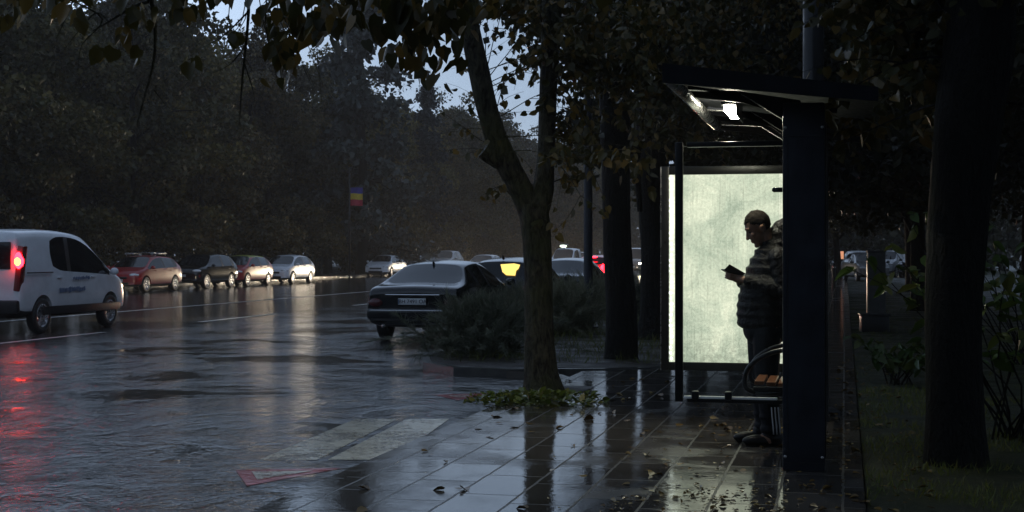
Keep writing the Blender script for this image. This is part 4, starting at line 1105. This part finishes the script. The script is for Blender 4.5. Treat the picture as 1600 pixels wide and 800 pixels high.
gy = 29.3; gt = ty(1369, gy)
q = thing('utility_pillar', 'grey concrete pillar standing in the grass right of the path', 'pillar', W(gt, S_of(gy, gt), -.02), -TH * .4)
MB().box((0, 0, .76), (.34, .20, 1.56), None, .012).build('shaft', M['grey_stone'], q, ang=40)
MB().box((0, 0, 1.55), (.37, .23, .04), None, .01).build('cap', M['grey_stone'], q, ang=40)
MB().box((-.175, 0, .72), (.012, .14, 1.3), None, .004).build('edge_strip', M['frame'], q, ang=40)
by = 28.4; bt = ty(1366, by)
q = thing('low_bin', 'low black box with a lid in front of the grey pillar', 'box', W(bt, S_of(by, bt), -.02), -.1)
MB().box((0, 0, .15), (.52, .40, .32), None, .03).build('body', M['black'], q, ang=40)
MB().box((0, 0, .325), (.56, .44, .045), None, .015).build('lid', M['black'], q, ang=40)
wy = 62.0; wt_ = ty(1303, wy)
q = thing('path_bollard', 'slim dark bollard far along the path right of the shelter column', 'bollard', W(wt_, S_of(wy, wt_), 0))
MB().tube([(0, 0, 0), (0, 0, 1.0), (0, 0, 1.08)], [.09, .08, .04], 10).build('shaft', M['black'], q, ang=40)
MB().tube([(0, 0, .86), (0, 0, .93)], .086, 10).build('pale_band', M['grey_metal'], q, ang=40)
ly = 95.0; lt = ty(1313, ly)
q = thing('lit_sign', 'small glowing orange sign at the far end of the path', 'sign', W(lt, S_of(ly, lt), 0))
MB().tube([(0, 0, -.05), (0, 0, 1.0)], .04, 8).build('post', M['black'], q, smooth=True)
MB().box((0, 0, 1.35), (.55, .14, .80), None, .02).build('housing', M['black'], q, ang=40)
MB().box((0, -.073, 1.35), (.40, .02, .50), None, .01).build('lit_face', emit('orange_sign_light', (1.0, .45, .25), .28), q, ang=40)
sy = 125.0; stt = ty(884, sy)
q = thing('far_street_lamp', 'tiny lit street lamp above the far road right of the forked trunk', 'street lamp', W(stt, S_of(sy, stt), 0))
MB().tube([(0, 0, -.1), (0, 0, 2.2)], .06, 8).build('shaft', M['grey_metal'], q, smooth=True)
MB().box((-.15, 0, 2.18), (.75, .3, .10), None, .03).build('lamp_head', M['grey_metal'], q, ang=40)
MB().ell((-.22, -.04, 2.08), (.26, .14, .10)).build('lamp_glass', emit('far_lamp_light', (.85, 1.0, .75), 4.0), q, smooth=True)

# ------------------------------------------------------------------ the bus shelter (local x = t, local y = s from its near end)
S0 = 10.34
sh = thing('bus_shelter', 'dark steel bus shelter with sloping roof, glass end panel and lit roof lamp', 'bus shelter', W(0, S0, 0), -TH)
def post(name, x, y, w, d, h, z0=0.0, bev=.012, mat='steel', parent=sh): return MB().box((x, y, (h + z0) / 2), (w, d, h - z0), None, bev).build(name, M[mat], parent, ang=40)
post('column', -.275, 0, .285, .12, 2.53)
MB().box((-.130, .02, 1.25), (.012, .09, 2.3), None, .003).build('column_channel', M['frame'], sh, ang=40)
cs = MB()
for zz in (.06, 2.30): cs.box((-.275, -.0615, zz), (.275, .004, .004), None, .001)
cs.box((-.385, -.0615, 1.2), (.004, .004, 2.2), None, .001)
cs.build('seam', M['black'], sh)
for (bx, bz) in ((-.40, .10), (-.15, .10), (-.40, 2.36), (-.15, 2.36)): MB().ell((bx, -.062, bz), (.011, .006, .011), None, 10, 6).build('bolt', M['grey_metal'], sh, smooth=True)
post('column', -.215, 3.05, .14, .12, 2.53)
# roof: thin deck under a deep front fascia, falling to the right
def roofz(x): return 2.735 - (x + 1.2) * .135
rp = MB()
L_, R_ = -1.20, .20; y0, y1 = -.32, 3.42
rp.add([(L_, y0 + .04, roofz(L_)), (R_, y0 + .04, roofz(R_)), (R_, y1, roofz(R_)), (L_, y1, roofz(L_)), (L_, y0 + .04, roofz(L_) + .035), (R_, y0 + .04, roofz(R_) + .035), (R_, y1, roofz(R_) + .035), (L_, y1, roofz(L_) + .035)],
       [(0, 3, 2, 1), (4, 5, 6, 7), (0, 1, 5, 4), (1, 2, 6, 5), (2, 3, 7, 6), (3, 0, 4, 7)])
M['roof'] = simple('black_roof_sheet', (.007, .008, .011), .6, spec=.12, var=.3)
rp.build('roof', M['roof'], sh)
fa = MB()
def fascia(y, hL, hR):
    fa.prism([(L_ - .015, roofz(L_) - hL), (R_ + .015, roofz(R_) - hR), (R_ + .015, roofz(R_) + .05), (L_ - .015, roofz(L_) + .06)], y, y + .036, lambda x, z, yy: Vector((x, yy, z)))
fascia(y0, .075, .045); fa.build('fascia', M['roof'], sh)
fa = MB(); fascia(y1, .085, .05); fa.build('fascia', M['roof'], sh)
MB().tube([(L_ + .04, y0 + .05, roofz(L_) - .055), (L_ + .04, y1 - .02, roofz(L_) - .055)], .045, 12).build('gutter', M['grey_metal'], sh, smooth=True)
for (ay, nm) in ((.10, 'roof_arm'), (1.62, 'roof_arm'), (3.05, 'roof_arm')):
    a = MB(); a.prism([(-1.08, 2.655), (-.735, 2.635), (-.415, 2.43), (-.30, 2.43), (-.30, 2.56), (-1.08, 2.68)], ay - .03, ay + .03, lambda x, z, yy: Vector((x, yy, z)))
    arm = a.build(nm, M['roof'], sh)
    MB().prism([(-1.08, 2.651), (-.737, 2.630), (-.412, 2.422), (-.412, 2.428), (-.735, 2.6345), (-1.08, 2.6545)], ay - .034, ay + .034, lambda x, z, yy: Vector((x, yy, z))).build('edge_trim', M['grey_metal'], arm)
for yy in (.9, 2.35): MB().box((-.6, yy, roofz(-.6) - .022), (1.1, .05, .04), Matrix.Rotation(math.atan(.135), 3, 'Y'), .006)  .build('roof_rib', M['roof'], sh, ang=40)
# lamp
lx = -.865
lp = MB().box((lx, 1.35, 2.655), (.12, .75, .05), None, .012).build('roof_lamp', M['frame'], sh, ang=40)
MB().box((lx + .058, 1.35, 2.598), (.006, .75, .094), None, .002).build('added_light_shield', M['frame'], lp, ang=40)  # added plate, keeps the lamp's light off the trunk at right
MB().box((lx, 1.35, 2.610), (.080, .70, .050), None, .016).build('lamp_lens', M['lamp'], lp, ang=40)
cab = MB()
q, ra = smooth_pts([(lx + .07, 1.9, 2.64), (lx + .2, 1.8, 2.585), (-.55, 1.7, 2.50), (-.36, 1.64, 2.36)], [.007] * 4, 5); cab.tube(q, ra, 6)
cab.build('lamp_cable', M['black'], sh, smooth=True)
# near glass end panel hung on the column
gx0, gx1, gz0, gz1 = -1.135, -.42, .455, 2.275
gf = MB()
gf.box(((gx0), .0, (gz0 + gz1) / 2), (.055, .05, gz1 - gz0), None, .008)
gf.box(((gx0 + gx1) / 2 + .0277, .0, gz1 - .018), (gx1 - gx0 - .0554, .046, .036), None, .006)
gf.box(((gx0 + gx1) / 2 + .0277, .0, gz0 + .014), (gx1 - gx0 - .0554, .046, .028), None, .004)
pf = gf.build('end_panel_frame', M['frame'], sh, ang=40)
MB().box(((gx0 + gx1) / 2, .0, gz0 + .034), (gx1 - gx0 - .07, .056, .016), None, .003).build('rail_glint_trim', simple('painted_rail_glint', (.80, .80, .76), .45, .2), pf, ang=40)  # pale colour stands in for lamp light caught along the rail
MB().box(((gx0 + gx1) / 2, .0, (gz0 + gz1) / 2), (gx1 - gx0 - .05, .010, gz1 - gz0 - .06)).build('glass_pane', M['clear'], pf)
for x in (-1.02, -.79):
    MB().box((x, -.012, gz0 + .05), (.05, .07, .06), None, .014).build('glass_clip', M['frame'], pf, ang=40)
MB().tube([(-.475, -.02, 1.935), (-.42, -.02, 1.935)], .017, 10).ell((-.475, -.02, 1.935), (.017,) * 3).build('hinge_pin', M['black'], sh, smooth=True)
# rear glass along the back
MB().box((-.20, 1.53, 1.32), (.010, 2.80, 1.70)).build('rear_pane', M['clear'], sh)
rf = MB(); rf.box((-.20, 1.53, 2.20), (.045, 2.88, .05), None, .006).box((-.20, 1.53, .44), (.045, 2.88, .05), None, .006)
rf.build('rear_panel_frame', M['frame'], sh, ang=40)
# light box closing the far end: a display of its own, carried by the far column
LY = 13.27
lb_t0 = ty(1033, LY); lb_t1 = -.29
lbw = lb_t1 - lb_t0; lbz0, lbz1 = .445, 2.275
lb = thing('light_box', 'glowing backlit blank poster case at the far end of the shelter', 'light box', W((lb_t0 + lb_t1) / 2, S_of(LY, lb_t0) + .04, (lbz0 + lbz1) / 2), -TH)
w2, h2 = lbw / 2, (lbz1 - lbz0) / 2
fr = MB(); b = .075
fr.box((-w2 + b / 2, 0, 0), (b, .15, 2 * h2), None, .008); fr.box((w2 - b / 2, 0, 0), (b, .15, 2 * h2), None, .008)
fr.box((0, 0, h2 - b / 2), (2 * w2 - 2 * b, .146, b), None, .006); fr.box((0, 0, -h2 + b / 2), (2 * w2 - 2 * b, .146, b), None, .006)
fr.build('frame', M['frame'], lb, ang=40)
MB().box((-w2 + .002, -.077, 0), (.006, .006, 2 * h2), None, .001).build('edge_strip', M['grey_metal'], lb)
MB().box((0, .052, 0), (2 * w2 - .02, .030, 2 * h2 - .02)).build('back_plate', M['frame'], lb)
MB().box((0, -.035, 0), (2 * w2 - 2 * b + .004, .012, 2 * h2 - 2 * b + .004)).build('lit_sheet', M['panel'], lb)
ls = MB()
for i in range(34): ls.ell((-w2 + b + .017 + .006 * math.sin(i * 5.1), -.043, -h2 + b + .03 + i * (2 * h2 - 2 * b - .06) / 33), (.008 + .003 * math.sin(i * 3.3), .005, .012), None, 8, 6)
ls.build('led_strip', M['led'], lb, smooth=True)
MB().box((w2 + .02, .02, .3), (.10, .08, .08), None, .01).box((w2 + .02, .02, -.5), (.10, .08, .08), None, .01).build('bracket', M['steel'], lb, ang=40)
# bench: wooden slats between two loop arms
bx0, bx1 = -.70, -.24
be = thing('shelter_bench', 'short slatted bench with looped metal arms inside the shelter', 'bench', W(0, S0 + .30, 0), -TH)
for i in range(5):
    MB().box((-.60 + i * .083, .35, .565 - .006 * i), (.068, .60, .028), None, .006).build('slat', M['slat'], be, ang=40)
loop = [(-.62, .50), (-.69, .53), (-.70, .60), (-.67, .68), (-.58, .755), (-.46, .80), (-.30, .81), (-.22, .79)]
for yy in (.02, .68):
    q, ra = smooth_pts([(x, yy, z) for x, z in loop], [.018] * len(loop), 4)
    MB().tube(q, ra, 10).tube([(-.62, yy, .50), (-.22, yy, .50)], .022, 10).build('arm_loop', M['frame'], be, smooth=True)
    MB().box((-.43, yy, .525), (.42, .045, .035), None, .006).build('seat_rail', M['frame'], be, ang=40)
MB().box((-.25, .35, .50), (.06, .74, .08), None, .01).build('wall_bar', M['frame'], be, ang=40)
for yy in (.10, .60): MB().tube([(-.30, yy, 0), (-.30, yy, .50)], .028, 10).build('leg', M['frame'], be, smooth=True)

# ------------------------------------------------------------------ the man with the telephone (local +x = the way he looks)
MX, MY = at(1200, 395, 11.52)[0], 11.52
man = thing('person', 'man in a black quilted jacket looking down at a phone in the shelter', 'person', (MX, MY, 0), PI + .06)
def remeshed(name, mb, vox, mat, parent, sm=2, pre=None):
    me = mb.mesh(name)
    b2 = bmesh.new(); b2.from_mesh(me); bmesh.ops.recalc_face_normals(b2, faces=b2.faces[:]); b2.to_mesh(me); b2.free()
    me = evaluated(me, [('REMESH', dict(mode='VOXEL', voxel_size=vox)), ('SMOOTH', dict(factor=.5, iterations=sm))], name)
    if pre: pre(me)
    return link_mesh(name, me, mat, parent, smooth=True)
HP = Vector((.075, .0, 1.690))                     # head centre
HR = Matrix.Rotation(.52, 3, 'Y')                  # bent forward and down
def H(p): return HP + HR @ Vector(p)
b_ = MB()
Hd = .98
b_.ell(H((-.008, 0, .035)), (.100, .079, .100), HR, 24, 18)
b_.ell(H((.030, 0, -.035)), (.070, .062, .088), HR, 20, 16)
b_.ell(H((.045, 0, -.085)), (.045, .045, .040), HR, 16, 12)
b_.ell(H((.075, 0, -.108)), (.022, .026, .020), HR, 12, 10)
b_.ell(H((.082, 0, .040)), (.016, .050, .018), HR, 14, 10)
b_.caps(H((.092, 0, .018)), H((.114, 0, -.026)), .010, .014, 10)
for s in (-1, 1):
    b_.ell(H((.104, s * .013, -.030)), (.010, .009, .008), HR, 10, 8)
    b_.ell(H((.062, s * .040, -.020)), (.028, .022, .026), HR, 12, 10)
    b_.ell(H((-.010, s * .080, -.010)), (.021, .010, .033), HR @ Matrix.Rotation(s * .25, 3, 'Z'), 14, 10)
    b_.ell(H((-.012, s * .088, .008)), (.018, .007, .018), HR, 12, 8)
b_.ell(H((.092, 0, -.060)), (.012, .024, .007), HR, 12, 8); b_.ell(H((.090, 0, -.073)), (.012, .021, .008), HR, 12, 8)
b_.caps(H((-.03, 0, -.06)), (-.035, 0, 1.50), .062, .070, 14)
b_.ell((-.02, 0, 1.28), (.13, .16, .24), None, 18, 14); b_.ell((.02, 0, 1.02), (.15, .15, .16), None, 16, 12)
def arm(s):
    sh_ = Vector((-.045, s * .205, 1.47)); el = Vector((-.065, s * .265, 1.215)); wr = Vector((.195, s * .105, 1.285)) if s > 0 else Vector((.20, s * .10, 1.27))
    return sh_, el, wr
for s in (-1, 1):
    a, e, w = arm(s); b_.caps(a, e, .060, .048); b_.caps(e, w, .046, .030)
    b_.caps((0.0, s * .10, .92), (.0, s * .105, .50), .085, .060); b_.caps((.0, s * .105, .50), (-.02, s * .11, .09), .055, .040)
    b_.ell((.04, s * .11, .05), (.12, .042, .045), None, 12, 8)
# hands: palm, four bent fingers and a thumb each, closing on the phone
PH = Vector((.300, .020, 1.335)); PR = Matrix.Rotation(.16, 3, 'Z') @ Matrix.Rotation(-.50, 3, 'Y')   # phone: local x = its length, z = screen normal
def hand(s):
    a, e, w = arm(s)
    palm = PH + Vector((-.050, s * .030, -.030))
    b_.caps(w, palm, .029, .028); b_.ell(palm, (.046, .022, .036), PR, 14, 10)
    for i in range(4):
        f0 = palm + PR @ Vector((.030 - .004 * i, s * .004, .022 - .017 * i))
        f1 = f0 + PR @ Vector((.034, s * -.006, -.010)); f2 = f1 + PR @ Vector((.022, s * -.020, -.004)); f3 = f2 + PR @ Vector((.004, s * -.020, .002))
        L = (1.0, 1.08, 1.0, .82)[i]; r = (.0090, .0092, .0088, .0078)[i]
        f1 = f0 + (f1 - f0) * L; f2 = f1 + (f2 - f1) * L
        b_.caps(f0, f1, r * 1.05, r); b_.caps(f1, f2, r, r * .92); b_.caps(f2, f3, r * .92, r * .8)
    t0 = palm + PR @ Vector((-.010, s * -.006, .026)); t1 = t0 + PR @ Vector((.030, s * -.006, .022)); t2 = t1 + PR @ Vector((.026, s * -.012, .002))
    b_.caps(t0, t1, .012, .0105); b_.caps(t1, t2, .0105, .008)
hand(1); hand(-1)
remeshed('body', b_, .0042, M['skin'], man, 2)
for s in (-1, 1): MB().ell(H((.080, s * .032, .012)), (.010, .011, .008), HR, 12, 8).build('eye', M['ink'], man, smooth=True)
# hair: short cap following the skull
hb = MB(); hb.ell(H((-.012, 0, .040)), (.104, .085, .105), HR, 56, 40)
me = hb.mesh('hair'); bm = bmesh.new(); bm.from_mesh(me)
HRi = HR.inverted()
def keep(co):
    p = HRi @ (co - HP)
    if p.x > .055: return p.z > .082 - (p.x - .055) * .1
    if p.x > .0: return p.z > .028 + p.x * .55
    if p.x > -.035: return p.z > .018
    return p.z > -.045 - (-.035 - p.x) * .25
bmesh.ops.delete(bm, geom=[v for v in bm.verts if not keep(v.co)], context='VERTS')
for v in bm.verts:
    p = v.co * 1.0; v.co += (v.co - H((-.012, 0, .040))).normalized() * (.005 * mnoise.noise(p * 55) + .003 * mnoise.noise(p * 160))
bm.to_mesh(me); bm.free()
me = evaluated(me, [('SOLIDIFY', dict(thickness=.012, offset=-1))], 'hair')
link_mesh('hair', me, M['hair'], man, smooth=True)
hv = [v.co.copy() for v in me.vertices if ((v.co - H((-.012, 0, .040))).length > .088)]
rg = np.random.default_rng(6); hi_ = rg.integers(0, len(hv), 2600); HPn = []; HD = []; HN = []
for i in hi_:
    v = hv[i]; n_ = (v - H((-.012, 0, .040))).normalized(); tdir = HR @ Vector((.55, 0, -.35)) * (1 if (HRi @ (v - HP)).x > .0 else -.4)
    HPn.append(tuple(v - n_ * .004)); HD.append(tuple(n_ * .35 + tdir * .9 + Vector(rg.normal(0, .22, 3)))); HN.append(tuple(rg.normal(0, 1, 3)))
link_mesh('hair_tips', leaf_mesh('hair_tips', HPn, HD, HN, rg.uniform(.007, .015, len(HPn)), BLADE, BLA_F, .10), M['hair'], man)
# quilted jacket
j_ = MB()
prof = [(.955, .040, .205, .205), (1.02, .035, .215, .215), (1.09, .032, .215, .222), (1.16, .028, .208, .225), (1.23, .018, .200, .225), (1.30, .004, .190, .222), (1.37, -.012, .178, .215), (1.44, -.028, .160, .195), (1.505, -.040, .130, .150)]
for z, cx, rx, ry_ in prof: j_.ell((cx, 0, z), (rx, ry_, .074), None, 32, 14)
for i in range(len(prof) - 1):
    z, cx, rx, ry_ = [(a_ + b2_) / 2 for a_, b2_ in zip(prof[i], prof[i + 1])]
    q = [(rx * .955, -.05), (rx * .955, .05)]
    ring = [(cx + rx * .955 * math.cos(2 * PI * k / 32), ry_ * .955 * math.sin(2 * PI * k / 32)) for k in range(32)]
    j_.prism(ring, z - .055, z + .055)
j_.ell((.0, 0, 1.20), (.19, .20, .30), None, 24, 16)
for i, (z, cx, rx) in enumerate(((1.535, -.035, .105), (1.565, -.028, .098), (1.59, -.022, .090))): j_.ell((cx, 0, z), (rx, rx * 1.02, .030), Matrix.Rotation(.25, 3, 'Y'), 24, 10)
j_.ell((-.090, 0, 1.575), (.085, .130, .075), Matrix.Rotation(-.5, 3, 'Y'), 20, 12); j_.ell((-.10, 0, 1.61), (.070, .120, .070), Matrix.Rotation(-.3, 3, 'Y'), 20, 12)
j_.ell((-.078, 0, 1.640), (.075, .11, .085), None, 22, 14); j_.ell((-.105, 0, 1.69), (.07, .11, .07), None, 22, 14)
j_.ell((-.150, 0, 1.665), (.098, .13, .118), Matrix.Rotation(-.15, 3, 'Y'), 24, 14)
for s in (-1, 1):
    a, e, w = arm(s)
    j_.ell(a + Vector((0, -s * .02, .0)), (.088, .075, .078), None, 16, 12)
    for i in range(5):
        f = i / 4; c = a.lerp(e, f); j_.ell(c, (.086 - .010 * f, .078 - .006 * f, .058), Matrix.Rotation(.08, 3, 'Y'), 20, 12)
    dd = (w - e).normalized(); q = dd.to_track_quat('Z', 'Y').to_matrix()
    for i in range(6):
        f = i / 5; c = e.lerp(w, .02 + .90 * f); r = .074 - .024 * f; j_.ell(c, (r, r, .048), q, 18, 10)
    j_.caps(e, e.lerp(w, .92), .070, .045)
    j_.caps(a, e, .079, .071)
remeshed('jacket', j_, .0075, M['puffer'], man, 7)
# trousers
t_ = MB()
t_.ell((.02, 0, .90), (.175, .19, .14), None, 24, 14)
for s in (-1, 1):
    t_.caps((.035, s * .095, .88), (.035, s * .10, .50), .112, .088, 14); t_.caps((.035, s * .10, .50), (.0, s * .105, .13), .088, .070, 14)
    t_.ell((.010, s * .105, .135), (.080, .075, .055), None, 16, 10); t_.ell((.018, s * .105, .23), (.078, .074, .04), None, 16, 10); t_.ell((.03, s * .10, .44), (.090, .086, .05), None, 16, 10)
remeshed('trousers', t_, .009, M['trouser'], man, 2)
for k3 in range(3):
    x0 = -.045 + .026 * k3
    MB().tube([(x0 - .008, .105 + .076, .10), (x0 - .004, .105 + .081, .16), (x0 + .004, .105 + .0795, .24), (x0 + .010, .105 + .082, .31)], .0055, 6).build('side_stripe', M['stripe'], man, smooth=True)
for s in (-1, 1):
    so = MB(); dx = .02 if s > 0 else .045
    so.ell((.075 + dx, s * .105, .045), (.135, .052, .046), None, 20, 12); so.ell((-.035 + dx, s * .105, .065), (.080, .050, .065), None, 18, 12); so.caps((.16 + dx, s * .105, .036), (-.07 + dx, s * .105, .036), .036, .040, 12); so.ell((-.01 + dx, s * .105, .10), (.062, .052, .06), None, 16, 10)
    def flat(me):
        for v in me.vertices: v.co.z = max(.004, v.co.z)
    remeshed('shoe', so, .007, M['shoe'], man, 1, flat)
ph = thing('phone', 'black phone in an open flip case held by the man', 'phone', Matrix.Rotation(PI + .06, 3, 'Z') @ PH + Vector((MX, MY, 0)), PI + .06)
RX = PR.to_4x4()
o = MB().box((0, 0, 0), (.150, .074, .010), PR, .004).build('handset', M['black'], ph, ang=40)
MB().box(PR @ Vector((0, 0, .0058)), (.138, .066, .001), PR).build('screen', emit('dim_screen', (.5, .6, .8), .05), o)
fl_ = PR @ Matrix.Rotation(-.9, 3, 'X')
MB().box(PR @ Vector((0, .062, .022)), (.150, .072, .004), PR @ Matrix.Rotation(.75, 3, 'X'), .0015).build('case_flap', M['black'], ph, ang=40)

#HAZE
hz_ = NT('damp_evening_air')
pv = hz_.n('VolumePrincipled'); pv.inputs['Color'].default_value = (.80, .78, .76, 1); pv.inputs['Density'].default_value = .0007; pv.inputs['Anisotropy'].default_value = .35
hz_.l(pv.outputs[0], hz_.out.inputs['Volume'])
hb_ = MB().box((0, 190, 13.2), (340, 500, 31)).build('haze', hz_.m)
tag(hb_, 'thin rain haze over the road', 'haze', kind='stuff')
